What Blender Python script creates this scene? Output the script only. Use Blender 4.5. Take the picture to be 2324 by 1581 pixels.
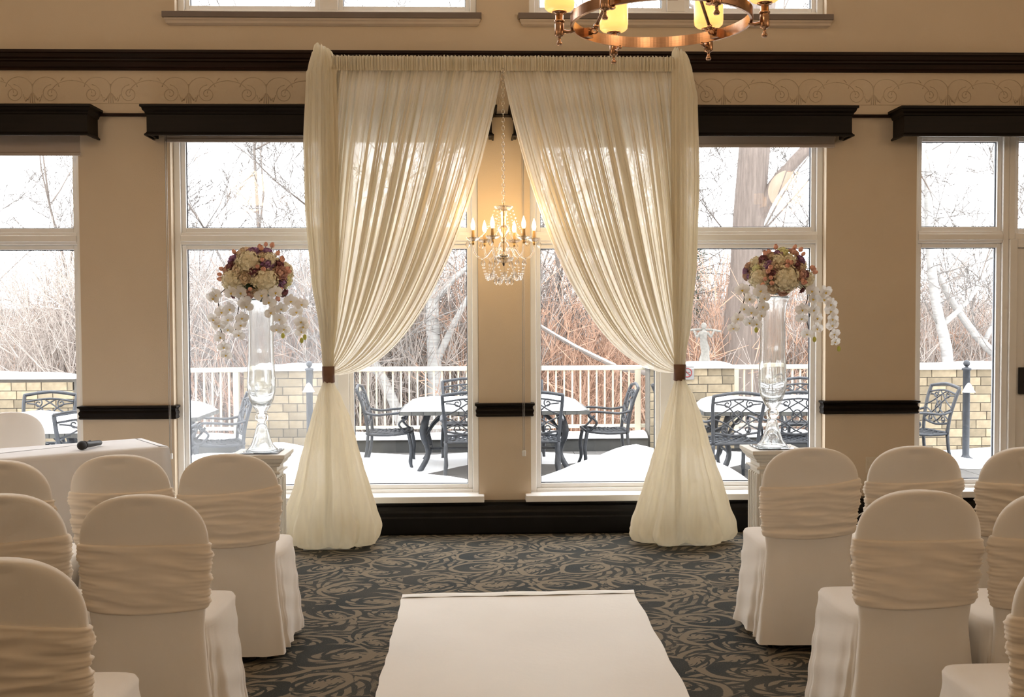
import bpy, math, random
from mathutils import Vector, Matrix, noise
PI = math.pi
sc = bpy.context.scene
for o in list(bpy.data.objects): bpy.data.objects.remove(o)
COL = sc.collection
R = math.radians

# ---------------------------------------------------------------- camera, sky, exposure
cam = bpy.data.cameras.new('camera'); cam.sensor_fit = 'HORIZONTAL'; cam.sensor_width = 36.0
cam.lens = 2400.0 / 2324.0 * 36.0; cam.clip_end = 400
camo = bpy.data.objects.new('camera', cam); COL.objects.link(camo)
m3 = Matrix.Rotation(-0.032, 3, 'Z') @ Matrix.Rotation(PI / 2 - 0.0346, 3, 'X') @ Matrix.Rotation(-0.0042, 3, 'Z')
camo.matrix_world = Matrix.Translation((0, 0, 1.53)) @ m3.to_4x4()
sc.camera = camo

SKY = 5.0          # bright overcast winter sky, the same in every direction
LAMP = 13.0        # watts of the ring chandelier in view
HALL_LAMP = 37.0   # watts of each of the others, behind and beside the camera
world = bpy.data.worlds.new('overcast_sky'); sc.world = world; world.use_nodes = True
bg = world.node_tree.nodes['Background']; bg.inputs[0].default_value = (0.97, 0.985, 1.0, 1); bg.inputs[1].default_value = SKY
vs = sc.view_settings
vs.view_transform = 'Standard'; vs.look = 'None'; vs.gamma = 1.0; vs.exposure = 0.32; vs.use_curve_mapping = False
cy = sc.cycles
cy.max_bounces = 8; cy.diffuse_bounces = 4; cy.glossy_bounces = 3; cy.transmission_bounces = 8; cy.transparent_max_bounces = 14
cy.use_adaptive_sampling = True; cy.adaptive_threshold = 0.06; cy.adaptive_min_samples = 16
cy.caustics_reflective = False; cy.caustics_refractive = False; cy.sample_clamp_indirect = 6.0

# ---------------------------------------------------------------- materials
class NT:
    def __init__(self, name):
        self.m = bpy.data.materials.new(name); self.m.use_nodes = True
        self.t = self.m.node_tree; self.t.nodes.clear()
        self.out = self.t.nodes.new('ShaderNodeOutputMaterial')
    def n(self, kind, **kw):
        nd = self.t.nodes.new('ShaderNode' + kind)
        for k, v in kw.items(): setattr(nd, k, v)
        return nd
    def l(self, a, b): self.t.links.new(a, b)
    def math(self, op, a, b=None, c=None, clamp=False):
        nd = self.n('Math', operation=op); nd.use_clamp = clamp
        for i, v in enumerate((a, b, c)):
            if v is None: continue
            if isinstance(v, (int, float)): nd.inputs[i].default_value = v
            else: self.l(v, nd.inputs[i])
        return nd.outputs[0]
    def ramp(self, fac, stops):
        nd = self.n('ValToRGB'); e = nd.color_ramp.elements
        while len(e) < len(stops): e.new(0.5)
        for el, (p, c) in zip(e, stops): el.position = p; el.color = (*c, 1) if len(c) == 3 else c
        self.l(fac, nd.inputs[0]); return nd.outputs[0]
    def noise(self, scale, detail=3, coord=None, vec_scale=None):
        tc = self.n('TexCoord'); src = tc.outputs['Object']
        if vec_scale:
            mp = self.n('Mapping'); mp.inputs['Scale'].default_value = vec_scale; self.l(src, mp.inputs[0]); src = mp.outputs[0]
        nz = self.n('TexNoise'); nz.inputs['Scale'].default_value = scale; nz.inputs['Detail'].default_value = detail
        self.l(src, nz.inputs['Vector']); return nz.outputs[0]

def mat(name, col, rough=0.6, metal=0.0, var=0.08, nscale=8.0, bump=0.0, bscale=60.0, vec=None, emit=None, estr=0.0, sheen=0.0, spec=0.5, per_object=0.0):
    t = NT(name); b = t.n('BsdfPrincipled')
    f = t.noise(nscale, 4, vec_scale=vec)
    lo = tuple(max(0, c * (1 - var)) for c in col); hi = tuple(min(1, c * (1 + var)) for c in col)
    c = t.ramp(f, [(0.3, lo), (0.7, hi)])
    if per_object:
        oi = t.n('ObjectInfo'); hs = t.n('HueSaturation')
        t.l(t.math('MULTIPLY_ADD', oi.outputs['Random'], per_object * 2, 1 - per_object), hs.inputs['Value'])
        t.l(c, hs.inputs['Color']); c = hs.outputs[0]
    t.l(c, b.inputs['Base Color'])
    b.inputs['Roughness'].default_value = rough; b.inputs['Metallic'].default_value = metal
    b.inputs['Specular IOR Level'].default_value = spec
    if sheen: b.inputs['Sheen Weight'].default_value = sheen
    if emit: b.inputs['Emission Color'].default_value = (*emit, 1); b.inputs['Emission Strength'].default_value = estr
    if bump:
        bp = t.n('Bump'); bp.inputs['Strength'].default_value = bump; bp.inputs['Distance'].default_value = 0.01
        t.l(t.noise(bscale, 3, vec_scale=vec), bp.inputs['Height']); t.l(bp.outputs[0], b.inputs['Normal'])
    t.l(b.outputs[0], t.out.inputs[0]); return t.m

def glass_mat(name, col=(1, 1, 1), ior=1.47, rough=0.0):
    t = NT(name); g = t.n('BsdfGlass'); g.inputs['IOR'].default_value = ior; g.inputs['Roughness'].default_value = rough
    f = t.noise(3.0); t.l(t.ramp(f, [(0, tuple(c * 0.97 for c in col)), (1, col)]), g.inputs['Color'])
    t.l(g.outputs[0], t.out.inputs[0]); return t.m

def sparkle_mat(name, col, g, tl_w, ior=1.47):
    # blown and cut glass: refraction mixed with straight transmission, plus a little milky scatter
    t = NT(name); gl = t.n('BsdfGlass'); gl.inputs['IOR'].default_value = ior; gl.inputs['Color'].default_value = (*col, 1); tr = t.n('BsdfTransparent'); tr.inputs[0].default_value = (*col, 1)
    gs = t.n('BsdfGlossy'); gs.inputs['Roughness'].default_value = 0.02; lw = t.n('LayerWeight'); lw.inputs['Blend'].default_value = 0.5
    a = t.n('MixShader'); t.l(t.math('MULTIPLY_ADD', t.math('POWER', lw.outputs['Facing'], 3.0), 0.55, 0.05), a.inputs[0]); t.l(tr.outputs[0], a.inputs[1]); t.l(gs.outputs[0], a.inputs[2])
    b = t.n('MixShader'); t.l(t.math('MULTIPLY_ADD', t.noise(4.0), 0.1, g - 0.05), b.inputs[0]); t.l(a.outputs[0], b.inputs[1]); t.l(gl.outputs[0], b.inputs[2])
    tl = t.n('BsdfTranslucent'); tl.inputs[0].default_value = (*col, 1); c = t.n('MixShader'); c.inputs[0].default_value = tl_w; t.l(b.outputs[0], c.inputs[1]); t.l(tl.outputs[0], c.inputs[2])
    t.l(c.outputs[0], t.out.inputs[0]); return t.m

def pane_mat(name, haze):
    # clear window glass: straight transmission, a mirror reflection that grows at grazing angles, a faint film of translucent white mixed in to imitate glare
    t = NT(name); tr = t.n('BsdfTransparent'); gl = t.n('BsdfGlossy'); gl.inputs['Roughness'].default_value = 0.0
    lw = t.n('LayerWeight'); lw.inputs['Blend'].default_value = 0.5
    fac = t.math('MULTIPLY_ADD', t.math('POWER', lw.outputs['Facing'], 5.0), 0.7, 0.028)
    mx = t.n('MixShader'); t.l(fac, mx.inputs[0]); t.l(tr.outputs[0], mx.inputs[1]); t.l(gl.outputs[0], mx.inputs[2])
    if not haze: t.l(mx.outputs[0], t.out.inputs[0]); return t.m
    tl = t.n('BsdfTranslucent'); tl.inputs[0].default_value = (0.9, 0.92, 0.95, 1)
    m2 = t.n('MixShader'); f = t.noise(2.2, 2, vec_scale=(1, 1, 0.5))
    t.l(t.math('MULTIPLY', t.ramp(f, [(0.3, (0.4,) * 3), (0.75, (1,) * 3)]), haze), m2.inputs[0])
    t.l(mx.outputs[0], m2.inputs[1]); t.l(tl.outputs[0], m2.inputs[2]); t.l(m2.outputs[0], t.out.inputs[0]); return t.m

def cloth_mat(name, col, opacity, transl=0.5, weave=700.0):
    t = NT(name); tr = t.n('BsdfTransparent'); df = t.n('BsdfDiffuse'); tl = t.n('BsdfTranslucent')
    df.inputs[0].default_value = (*col, 1); tl.inputs[0].default_value = (*col, 1)
    a = t.n('MixShader'); a.inputs[0].default_value = transl; t.l(df.outputs[0], a.inputs[1]); t.l(tl.outputs[0], a.inputs[2])
    b = t.n('MixShader'); t.l(t.math('MULTIPLY_ADD', t.noise(40.0, 0, vec_scale=(1, 1, 0.1)), 0.16, opacity - 0.08, clamp=True), b.inputs[0])
    t.l(tr.outputs[0], b.inputs[1]); t.l(a.outputs[0], b.inputs[2]); t.l(b.outputs[0], t.out.inputs[0]); return t.m

def carpet_mat():
    t = NT('paisley_carpet'); b = t.n('BsdfPrincipled'); b.inputs['Roughness'].default_value = 0.95; b.inputs['Specular IOR Level'].default_value = 0.1
    tc = t.n('TexCoord'); wn = t.n('TexNoise'); wn.inputs['Scale'].default_value = 5.0
    t.l(tc.outputs['Object'], wn.inputs['Vector'])
    wp = t.n('MixRGB', blend_type='LINEAR_LIGHT'); wp.inputs[0].default_value = 0.035
    t.l(tc.outputs['Object'], wp.inputs[1]); t.l(wn.outputs['Color'], wp.inputs[2]); P = wp.outputs[0]
    def layer(scale, off, seed, hatchf):
        # one leaf scroll per cell: solid heart, dark and tan crescents round it, a hatched outer rib
        mp = t.n('Mapping'); mp.inputs['Location'].default_value = (seed, seed * 0.7, 0); mp.inputs['Scale'].default_value = (1, 1, 0)
        t.l(P, mp.inputs[0])
        v = t.n('TexVoronoi'); v.inputs['Scale'].default_value = scale; v.inputs['Randomness'].default_value = 0.7; t.l(mp.outputs[0], v.inputs['Vector'])
        d = t.n('VectorMath', operation='SUBTRACT'); t.l(mp.outputs[0], d.inputs[0]); t.l(v.outputs['Position'], d.inputs[1])
        sp = t.n('SeparateColor'); t.l(v.outputs['Color'], sp.inputs[0])
        rot = t.n('VectorRotate', rotation_type='Z_AXIS'); t.l(d.outputs[0], rot.inputs['Vector'])
        flip = t.math('MULTIPLY', t.math('GREATER_THAN', sp.outputs[1], 0.5), PI)
        t.l(t.math('ADD', t.math('MULTIPLY_ADD', sp.outputs[0], 1.6, -0.8), flip), rot.inputs['Angle'])
        s_ = t.n('SeparateXYZ'); t.l(rot.outputs[0], s_.inputs[0])
        def el(ox, oy, ky):
            x = t.math('ADD', s_.outputs[0], ox); y = t.math('MULTIPLY', t.math('ADD', s_.outputs[1], oy), ky)
            return t.math('MULTIPLY', t.math('SQRT', t.math('ADD', t.math('MULTIPLY', x, x), t.math('MULTIPLY', y, y))), scale), t.math('ARCTAN2', y, x)
        e1, a1 = el(off, 0.0, 1.9); e2, a2 = el(-off * 0.6, off * 0.5, 1.35)
        core = t.ramp(e1, [(0.0, (1,) * 3), (0.20, (1,) * 3), (0.23, (0,) * 3), (0.30, (0,) * 3), (0.33, (0.9,) * 3), (0.41, (0.9,) * 3), (0.44, (0,) * 3)])
        outer = t.ramp(e2, [(0.0, (0,) * 3), (0.42, (0,) * 3), (0.44, (1,) * 3), (0.53, (1,) * 3), (0.55, (0,) * 3), (0.59, (0,) * 3), (0.63, (0.85,) * 3), (0.78, (0.85,) * 3), (0.81, (0.1,) * 3), (0.9, (0.6,) * 3)])
        hatch = t.math('SINE', t.math('ADD', t.math('MULTIPLY', a2, hatchf), t.math('MULTIPLY', e2, 26.0)))
        hm = t.math('GREATER_THAN', e2, 0.58)
        ho = t.math('MULTIPLY', outer, t.math('SUBTRACT', 1.0, t.math('MULTIPLY', hm, t.math('GREATER_THAN', hatch, 0.15))))
        vein = t.math('GREATER_THAN', t.math('SINE', t.math('ADD', t.math('MULTIPLY', a1, 9.0), t.math('MULTIPLY', e1, 40.0))), 0.55)
        cc = t.math('MULTIPLY', core, t.math('SUBTRACT', 1.0, t.math('MULTIPLY', vein, t.math('GREATER_THAN', e1, 0.12))))
        return t.math('MAXIMUM', cc, ho), v.outputs['Distance']
    a, da = layer(3.1, 0.05, 0.0, 17.0)
    c, dc = layer(2.2, 0.07, 5.3, 25.0)
    pick = t.math('GREATER_THAN', dc, 0.40)
    pat = t.math('ADD', t.math('MULTIPLY', a, pick), t.math('MULTIPLY', c, t.math('SUBTRACT', 1.0, pick)))
    fib = t.n('TexNoise'); fib.inputs['Scale'].default_value = 170.0; fib.inputs['Detail'].default_value = 2; t.l(tc.outputs['Object'], fib.inputs['Vector'])
    v = t.math('ADD', t.math('MULTIPLY', pat, 0.62), t.math('MULTIPLY_ADD', fib.outputs[0], 0.9, -0.25))
    big = t.noise(3.0, 2)
    dark = t.ramp(big, [(0.35, (0.045, 0.050, 0.050)), (0.65, (0.066, 0.065, 0.058))])
    mx = t.n('MixRGB'); t.l(t.ramp(v, [(0.26, (0, 0, 0)), (0.68, (1, 1, 1))]), mx.inputs[0]); t.l(dark, mx.inputs[1]); mx.inputs[2].default_value = (0.235, 0.195, 0.142, 1)
    t.l(mx.outputs[0], b.inputs['Base Color'])
    bp = t.n('Bump'); bp.inputs['Strength'].default_value = 0.5; bp.inputs['Distance'].default_value = 0.006; t.l(fib.outputs[0], bp.inputs['Height']); t.l(bp.outputs[0], b.inputs['Normal'])
    t.l(b.outputs[0], t.out.inputs[0]); return t.m

M = dict(
    wall=mat('tan_wall_paint', (0.69, 0.575, 0.435), 0.85, var=0.03, nscale=1.5, bump=0.12, bscale=220),
    ornament=mat('embossed_border', (0.61, 0.495, 0.36), 0.8, var=0.05),
    ceiling=mat('ceiling_paint', (0.8, 0.76, 0.68), 0.9, var=0.02),
    carpet=carpet_mat(),
    darkwood=mat('espresso_wood', (0.007, 0.0045, 0.004), 0.5, spec=0.2, var=0.4, nscale=3, vec=(1, 12, 12)),
    redwood=mat('mahogany_wood', (0.018, 0.007, 0.0045), 0.45, spec=0.25, var=0.5, nscale=3, vec=(0.6, 14, 14)),
    blackwood=mat('black_lacquer', (0.005, 0.005, 0.005), 0.4, var=0.3, spec=0.25),
    white=mat('white_vinyl', (0.92, 0.915, 0.90), 0.4, var=0.015),
    stool=mat('taupe_sill_paint', (0.2, 0.16, 0.14), 0.5, var=0.04),
    apron=mat('beige_trim_paint', (0.62, 0.52, 0.42), 0.6, var=0.03),
    gasket=mat('dark_gasket', (0.05, 0.06, 0.08), 0.6),
    pane=pane_mat('window_glass', 0), pane_haze=pane_mat('hazy_window_glass', 0.06),
    blind=mat('taupe_blind_fabric', (0.5, 0.43, 0.38), 0.9, var=0.02),
    cord=mat('cord_metal', (0.45, 0.42, 0.38), 0.4, metal=0.5),
    clear=mat('clear_plastic', (0.8, 0.8, 0.78), 0.2),
    sheer=cloth_mat('ivory_voile', (0.94, 0.885, 0.765), 0.92, 0.38),
    sheer_dense=cloth_mat('gathered_ivory_voile', (0.93, 0.86, 0.70), 0.86, 0.38),
    band=mat('brown_ribbon', (0.175, 0.085, 0.05), 0.6, var=0.1, nscale=30),
    pipe=mat('pole_metal', (0.5, 0.5, 0.5), 0.35, metal=0.8),
    cover=mat('white_spandex', (0.85, 0.81, 0.755), 0.75, var=0.02, nscale=5, bump=0.05, bscale=400, sheen=0.2, spec=0.2),
    sash=mat('ivory_sash_cloth', (0.86, 0.775, 0.665), 0.62, var=0.03, nscale=12, sheen=0.2, spec=0.25),
    linen=mat('white_table_linen', (0.84, 0.83, 0.84), 0.8, var=0.015),
    black=mat('black_metal', (0.012, 0.012, 0.013), 0.45, var=0.2),
    grille=mat('microphone_grille', (0.02, 0.02, 0.02), 0.5, bump=0.8, bscale=900),
    runner=mat('white_runner_cloth', (0.86, 0.835, 0.79), 0.8, var=0.02, nscale=2.5, bump=0.1, bscale=30),
    pedestal=mat('cream_pedestal_paint', (0.76, 0.73, 0.66), 0.5, var=0.03),
    vase=sparkle_mat('clear_vase_glass', (0.99, 1.0, 1.0), 0.80, 0.0), crystal=sparkle_mat('cut_crystal', (1, 0.98, 0.95), 0.62, 0.025, 1.5),
    chrome=mat('chrome', (0.7, 0.66, 0.6), 0.15, metal=1.0, var=0.05),
    gold=mat('brass', (0.65, 0.42, 0.18), 0.25, metal=1.0, var=0.05),
    bronze=mat('brushed_bronze', (0.42, 0.25, 0.155), 0.26, metal=1.0, var=0.12, nscale=20, vec=(1, 1, 20)),
    candle=mat('candle_sleeve', (0.55, 0.36, 0.16), 0.4, var=0.1),
    bulb=mat('lit_bulb', (1, 0.85, 0.5), 0.3, emit=(1.0, 0.72, 0.36), estr=9.0),
    shade=mat('amber_lamp_glass', (0.9, 0.6, 0.25), 0.35, emit=(1.0, 0.50, 0.13), estr=0.95),
    hyd=mat('hydrangea_cream', (0.88, 0.82, 0.62), 0.8, var=0.12, nscale=60), hyd_green=mat('hydrangea_green', (0.78, 0.78, 0.42), 0.8, var=0.12, nscale=60),
    rose_cream=mat('rose_cream', (0.90, 0.76, 0.58), 0.7, var=0.08, nscale=30), rose_pink=mat('rose_pink', (0.84, 0.56, 0.48), 0.7, var=0.1, nscale=30),
    rose_lav=mat('rose_lavender', (0.50, 0.30, 0.54), 0.7, var=0.12, nscale=30), rose_mauve=mat('rose_mauve', (0.36, 0.16, 0.20), 0.7, var=0.15, nscale=30),
    bud=mat('peach_bud', (0.85, 0.47, 0.36), 0.7, var=0.12, nscale=30), leaf=mat('dark_leaf', (0.02, 0.06, 0.015), 0.5, var=0.3),
    orchid=cloth_mat('orchid_petal', (0.93, 0.92, 0.9), 0.97, 0.35), orchid_lip=mat('orchid_yellow', (0.8, 0.55, 0.06), 0.6), orchid_bud=mat('orchid_bud_green', (0.55, 0.58, 0.12), 0.6),
    stem=mat('dark_stem', (0.06, 0.05, 0.03), 0.7),
    snow=mat('snow', (0.93, 0.94, 0.96), 0.9, var=0.01, bump=0.2, bscale=12),
    paver=mat('grey_paver', (0.095, 0.09, 0.085), 0.8, var=0.15, nscale=10, per_object=0.12),
    concrete=mat('grey_concrete', (0.075, 0.077, 0.076), 0.85, var=0.15, nscale=6),
    mortar=mat('mortar', (0.13, 0.12, 0.105), 0.9), brick=mat('tan_stone_block', (0.28, 0.23, 0.155), 0.85, var=0.3, nscale=9, per_object=0.3),
    rail=mat('cream_railing_paint', (0.55, 0.51, 0.40), 0.5, var=0.03),
    iron=mat('weathered_cast_aluminium', (0.034, 0.040, 0.050), 0.5, var=0.3, nscale=25),
    tile=mat('grey_table_tile', (0.075, 0.078, 0.075), 0.5, var=0.25, nscale=10, per_object=0.2),
    bark=mat('maple_bark', (0.15, 0.122, 0.106), 0.9, var=0.25, nscale=5, vec=(6, 6, 0.6), bump=0.8, bscale=14),
    twig=mat('bare_twig', (0.16, 0.137, 0.122), 0.9, var=0.2), greytwig=mat('grey_twig', (0.19, 0.177, 0.168), 0.9, var=0.2),
    birch=mat('birch_bark', (0.33, 0.325, 0.315), 0.8, var=0.25, nscale=4, vec=(1, 1, 7)),
    russet=mat('russet_stems', (0.44, 0.275, 0.195), 0.9, var=0.25, per_object=0.25), dun=mat('dun_stems', (0.36, 0.315, 0.285), 0.9, var=0.25, per_object=0.25),
    pine=mat('pine_needles', (0.035, 0.055, 0.035), 0.8, var=0.4, nscale=20),
    hill=mat('wooded_hillside', (0.27, 0.235, 0.215), 1.0, var=0.6, nscale=0.35), ridge=mat('distant_ridge', (0.12, 0.125, 0.135), 1.0, var=0.1, nscale=0.1),
    statue=mat('pale_statue_stone', (0.20, 0.193, 0.175), 0.8, var=0.2, nscale=30),
    signw=mat('white_sign', (0.22, 0.22, 0.22), 0.5), red=mat('red_print', (0.22, 0.02, 0.02), 0.5),
    plate=mat('ivory_outlet', (0.7, 0.62, 0.5), 0.5), wire=mat('white_wire', (0.72, 0.7, 0.66), 0.5),
)

for k in ('bulb', 'shade'): M[k].cycles.emission_sampling = 'NONE'     # the lamps' point lights do the lighting; the glass itself only glows

# ---------------------------------------------------------------- mesh building
class MB:
    def __init__(s): s.v = []; s.f = []; s.mi = []
    def add(s, v, f, mi=0):
        k = len(s.v); s.v += [tuple(p) for p in v]; s.f += [tuple(i + k for i in q) for q in f]; s.mi += [mi] * len(f); return s
    def box(s, a, b, mi=0):
        x0, y0, z0 = a; x1, y1, z1 = b
        return s.add([(x0, y0, z0), (x1, y0, z0), (x1, y1, z0), (x0, y1, z0), (x0, y0, z1), (x1, y0, z1), (x1, y1, z1), (x0, y1, z1)],
                     [(0, 3, 2, 1), (4, 5, 6, 7), (0, 1, 5, 4), (1, 2, 6, 5), (2, 3, 7, 6), (3, 0, 4, 7)], mi)
    def grid(s, rows, closed=False, cap0=False, cap1=False, mi=0):
        n = len(rows[0]); v = [p for r in rows for p in r]; f = []
        for i in range(len(rows) - 1):
            for j in range(n if closed else n - 1):
                a = i * n + j; b = i * n + (j + 1) % n; f.append((a, b, b + n, a + n))
        if cap0: f.append(tuple(reversed(range(n))))
        if cap1: f.append(tuple(range((len(rows) - 1) * n, len(rows) * n)))
        return s.add(v, f, mi)
    def tube(s, path, rad, sides=6, mi=0, caps=True, closed=False):
        P = [Vector(p) for p in path]; n = len(P)
        if not isinstance(rad, (list, tuple)): rad = [rad] * n
        T = []
        for i in range(n):
            a = P[i - 1] if (i > 0 or closed) else P[i]; b = P[(i + 1) % n] if (i < n - 1 or closed) else P[i]
            d = (b - a); T.append(d.normalized() if d.length > 1e-9 else Vector((0, 0, 1)))
        u = T[0].orthogonal().normalized(); rows = []
        for i in range(n):
            u = (u - T[i] * u.dot(T[i]));
            if u.length < 1e-6: u = T[i].orthogonal()
            u.normalize(); w = T[i].cross(u)
            rows.append([P[i] + (u * math.cos(2 * PI * k / sides) + w * math.sin(2 * PI * k / sides)) * rad[i] for k in range(sides)])
        if closed: rows.append(rows[0]); return s.grid(rows, True, mi=mi)
        return s.grid(rows, True, caps, caps, mi)
    def lathe(s, prof, seg=24, c=(0, 0), mi=0, cap0=True, cap1=True, flute=0, fa=0.0):
        rows = []
        for r, z in prof:
            rows.append([(c[0] + r * (1 + (fa * math.cos(flute * 2 * PI * k / seg) if flute else 0)) * math.cos(2 * PI * k / seg), c[1] + r * (1 + (fa * math.cos(flute * 2 * PI * k / seg) if flute else 0)) * math.sin(2 * PI * k / seg), z) for k in range(seg)])
        return s.grid(rows, True, cap0, cap1, mi)
    def sphere(s, c, r, seg=10, rings=7, sc_=(1, 1, 1), mi=0):
        rows = []
        for i in range(rings + 1):
            a = PI * i / rings; rr = max(math.sin(a), 1e-3)
            rows.append([(c[0] + r * sc_[0] * rr * math.cos(2 * PI * k / seg), c[1] + r * sc_[1] * rr * math.sin(2 * PI * k / seg), c[2] - r * sc_[2] * math.cos(a)) for k in range(seg)])
        return s.grid(rows, True, True, True, mi)
    def prism(s, prof, x0, x1, mi=0):      # (y, z) outline extruded along x
        n = len(prof); v = [(x0, y, z) for y, z in prof] + [(x1, y, z) for y, z in prof]
        f = [(i, (i + 1) % n, (i + 1) % n + n, i + n) for i in range(n)] + [tuple(reversed(range(n))), tuple(range(n, 2 * n))]
        return s.add(v, f, mi)
    def mesh(s, name, mats, smooth=False):
        me = bpy.data.meshes.new(name); me.from_pydata(s.v, [], s.f)
        for m in (mats if isinstance(mats, (list, tuple)) else [mats]): me.materials.append(M[m])
        if any(s.mi): me.polygons.foreach_set('material_index', s.mi)
        if smooth: me.polygons.foreach_set('use_smooth', [True] * len(me.polygons))
        me.update(); return me
    def build(s, name, mats, parent=None, smooth=False, loc=None, bevel=0.0):
        return link(name, s.mesh(name, mats, smooth), parent, loc, bevel)
def link(name, me, parent=None, loc=None, bevel=0.0):
    o = bpy.data.objects.new(name, me); COL.objects.link(o)
    if parent: o.parent = parent
    if loc: o.location = loc
    if bevel:
        b = o.modifiers.new('bevel', 'BEVEL'); b.width = bevel; b.segments = 2; b.limit_method = 'ANGLE'
    return o
def tag(o, label=None, cat=None, group=None, kind=None):
    if label: o['label'] = label
    if cat: o['category'] = cat
    if group: o['group'] = group
    if kind: o['kind'] = kind
    return o
def empty(name, loc=(0, 0, 0), rz=0.0):
    o = bpy.data.objects.new(name, None); COL.objects.link(o); o.location = loc; o.rotation_euler = (0, 0, rz); o.empty_display_size = 0.1; return o
def dup(o, parent=None, loc=None, rz=None):
    c = o.copy(); COL.objects.link(c); c.parent = parent
    if loc: c.location = loc
    if rz is not None: c.rotation_euler = (0, 0, rz)
    for ch in [k for k in bpy.data.objects if k.parent == o]: dup(ch, c)
    return c
def lerp(a, b, t): return a + (b - a) * t
def interp(tab, x):
    if x <= tab[0][0]: return tab[0][1:]
    for p, q in zip(tab, tab[1:]):
        if x <= q[0]:
            t = (x - p[0]) / (q[0] - p[0]); t = t * t * (3 - 2 * t) * 0.35 + t * 0.65
            return tuple(lerp(a, b, t) for a, b in zip(p[1:], q[1:]))
    return tab[-1][1:]
def bez(p, t):
    s = 1 - t; w = (s ** 3, 3 * s * s * t, 3 * s * t * t, t ** 3)
    return tuple(sum(w[i] * p[i][k] for i in range(4)) for k in range(len(p[0])))
def smooth_path(pts, n=4):          # Catmull-Rom
    out = []; P = [Vector(p) for p in pts]
    for i in range(len(P) - 1):
        p0 = P[max(i - 1, 0)]; p1 = P[i]; p2 = P[i + 1]; p3 = P[min(i + 2, len(P) - 1)]
        for k in range(n):
            t = k / n
            out.append(0.5 * ((2 * p1) + (p2 - p0) * t + (2 * p0 - 5 * p1 + 4 * p2 - p3) * t * t + (3 * p1 - p0 - 3 * p2 + p3) * t ** 3))
    out.append(P[-1]); return out

# ---------------------------------------------------------------- room shell
WY = 7.35; WT = 0.20; XL, XR, YB, ZC = -6.0, 6.4, -6.5, 5.0
def struct(o): o['kind'] = 'structure'; return o
struct(MB().box((XL, YB, -0.3), (XR, WY, 0.0)).build('floor', 'carpet'))
struct(MB().box((XL - 0.2, YB - 0.2, ZC), (XR + 0.2, WY + WT, ZC + 0.2)).build('ceiling', 'ceiling'))
struct(MB().box((XL - 0.2, YB, -0.3), (XL, WY + WT, ZC)).build('wall_left', 'wall'))
struct(MB().box((XR, YB, -0.3), (XR + 0.2, WY + WT, ZC)).build('wall_right', 'wall'))
struct(MB().box((XL - 0.2, YB - 0.2, -0.3), (XR + 0.2, YB, ZC)).build('wall_back', 'wall'))
OPEN = [(-4.9, -2.722, 0.24, 2.80), (-2.10, 0.002, 0.24, 2.80), (0.364, 2.438, 0.24, 2.80), (3.077, 5.3, 0.24, 2.80), (-2.055, -0.0, 3.575, 4.9), (0.362, 2.432, 3.575, 4.9)]
xs = sorted({XL, XR} | {o[0] for o in OPEN} | {o[1] for o in OPEN}); zs = sorted({-0.3, ZC} | {o[2] for o in OPEN} | {o[3] for o in OPEN})
wb = MB(); vid = {}
def wv(i, k, b):
    key = (i, k, b)
    if key not in vid: vid[key] = len(wb.v); wb.v.append((xs[i], WY + (WT if b else 0), zs[k]))
    return vid[key]
def solid(i, k):
    if not (0 <= i < len(xs) - 1 and 0 <= k < len(zs) - 1): return False
    x = (xs[i] + xs[i + 1]) / 2; z = (zs[k] + zs[k + 1]) / 2
    return not any(a < x < b and c < z < d for a, b, c, d in OPEN)
for i in range(len(xs) - 1):
    for k in range(len(zs) - 1):
        if not solid(i, k): continue
        q = lambda b: [wv(i, k, b), wv(i + 1, k, b), wv(i + 1, k + 1, b), wv(i, k + 1, b)]
        A, B = q(0), q(1); wb.f += [tuple(A), tuple(reversed(B))]
        for di, dk, e in ((-1, 0, (3, 0)), (1, 0, (1, 2)), (0, -1, (0, 1)), (0, 1, (2, 3))):
            if not solid(i + di, k + dk): wb.f.append((A[e[1]], A[e[0]], B[e[0]], B[e[1]]))
wb.mi = [0] * len(wb.f)
wall = struct(wb.build('wall_front', 'wall'))
# embossed scroll border: one motif, repeated along the frieze
sb = MB()
def spiral(cx, cz, r0, r1, a0, turns, n=22):
    return [(cx + lerp(r0, r1, i / n) * math.cos(a0 + turns * 2 * PI * i / n), 0, cz + lerp(r0, r1, i / n) * math.sin(a0 + turns * 2 * PI * i / n)) for i in range(n + 1)]
for s in (-1, 1):
    sb.tube([(s * p[0], p[1], p[2]) for p in spiral(0.125, -0.035, 0.062, 0.012, PI * 0.5, 1.6)], 0.0026, 4)
    sb.tube([(s * p[0], p[1], p[2]) for p in [(0.262 - 0.135 * math.cos(a), 0, -0.03 + 0.085 * math.sin(a)) for a in [PI * k / 24 for k in range(13)]]], 0.0026, 4)
    sb.tube([(s * p[0], p[1], p[2]) for p in [(0.09 - 0.09 * math.cos(a), 0, 0.0 + 0.078 * math.sin(a)) for a in [PI * 0.95 * k / 16 for k in range(17)]]], 0.0026, 4)
    for k in range(4):
        sb.tube([(s * 0.004, 0, -0.03), (s * (0.012 + 0.012 * k), 0, -0.05 - 0.012 * k), (s * (0.016 + 0.016 * k), 0, -0.04 - 0.02 * (3 - k))], [0.002, 0.004, 0.002], 4)
    sb.tube([(s * 0.19, 0, 0.05), (s * 0.205, 0, 0.07), (s * 0.215, 0, 0.072)], [0.001, 0.004, 0.001], 4)
sb.tube([(0, 0, -0.1), (0, 0, 0.03)], 0.003, 4); sb.tube([(-0.262, 0, -0.1), (0.262, 0, -0.1)], 0.0018, 4)
sm = sb.mesh('scroll_ornament', 'ornament', True)
for k in range(20):
    link('scroll_ornament', sm, wall, (-3.02 + 0.526 * (k - 2), WY - 0.001, 3.062))

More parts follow.
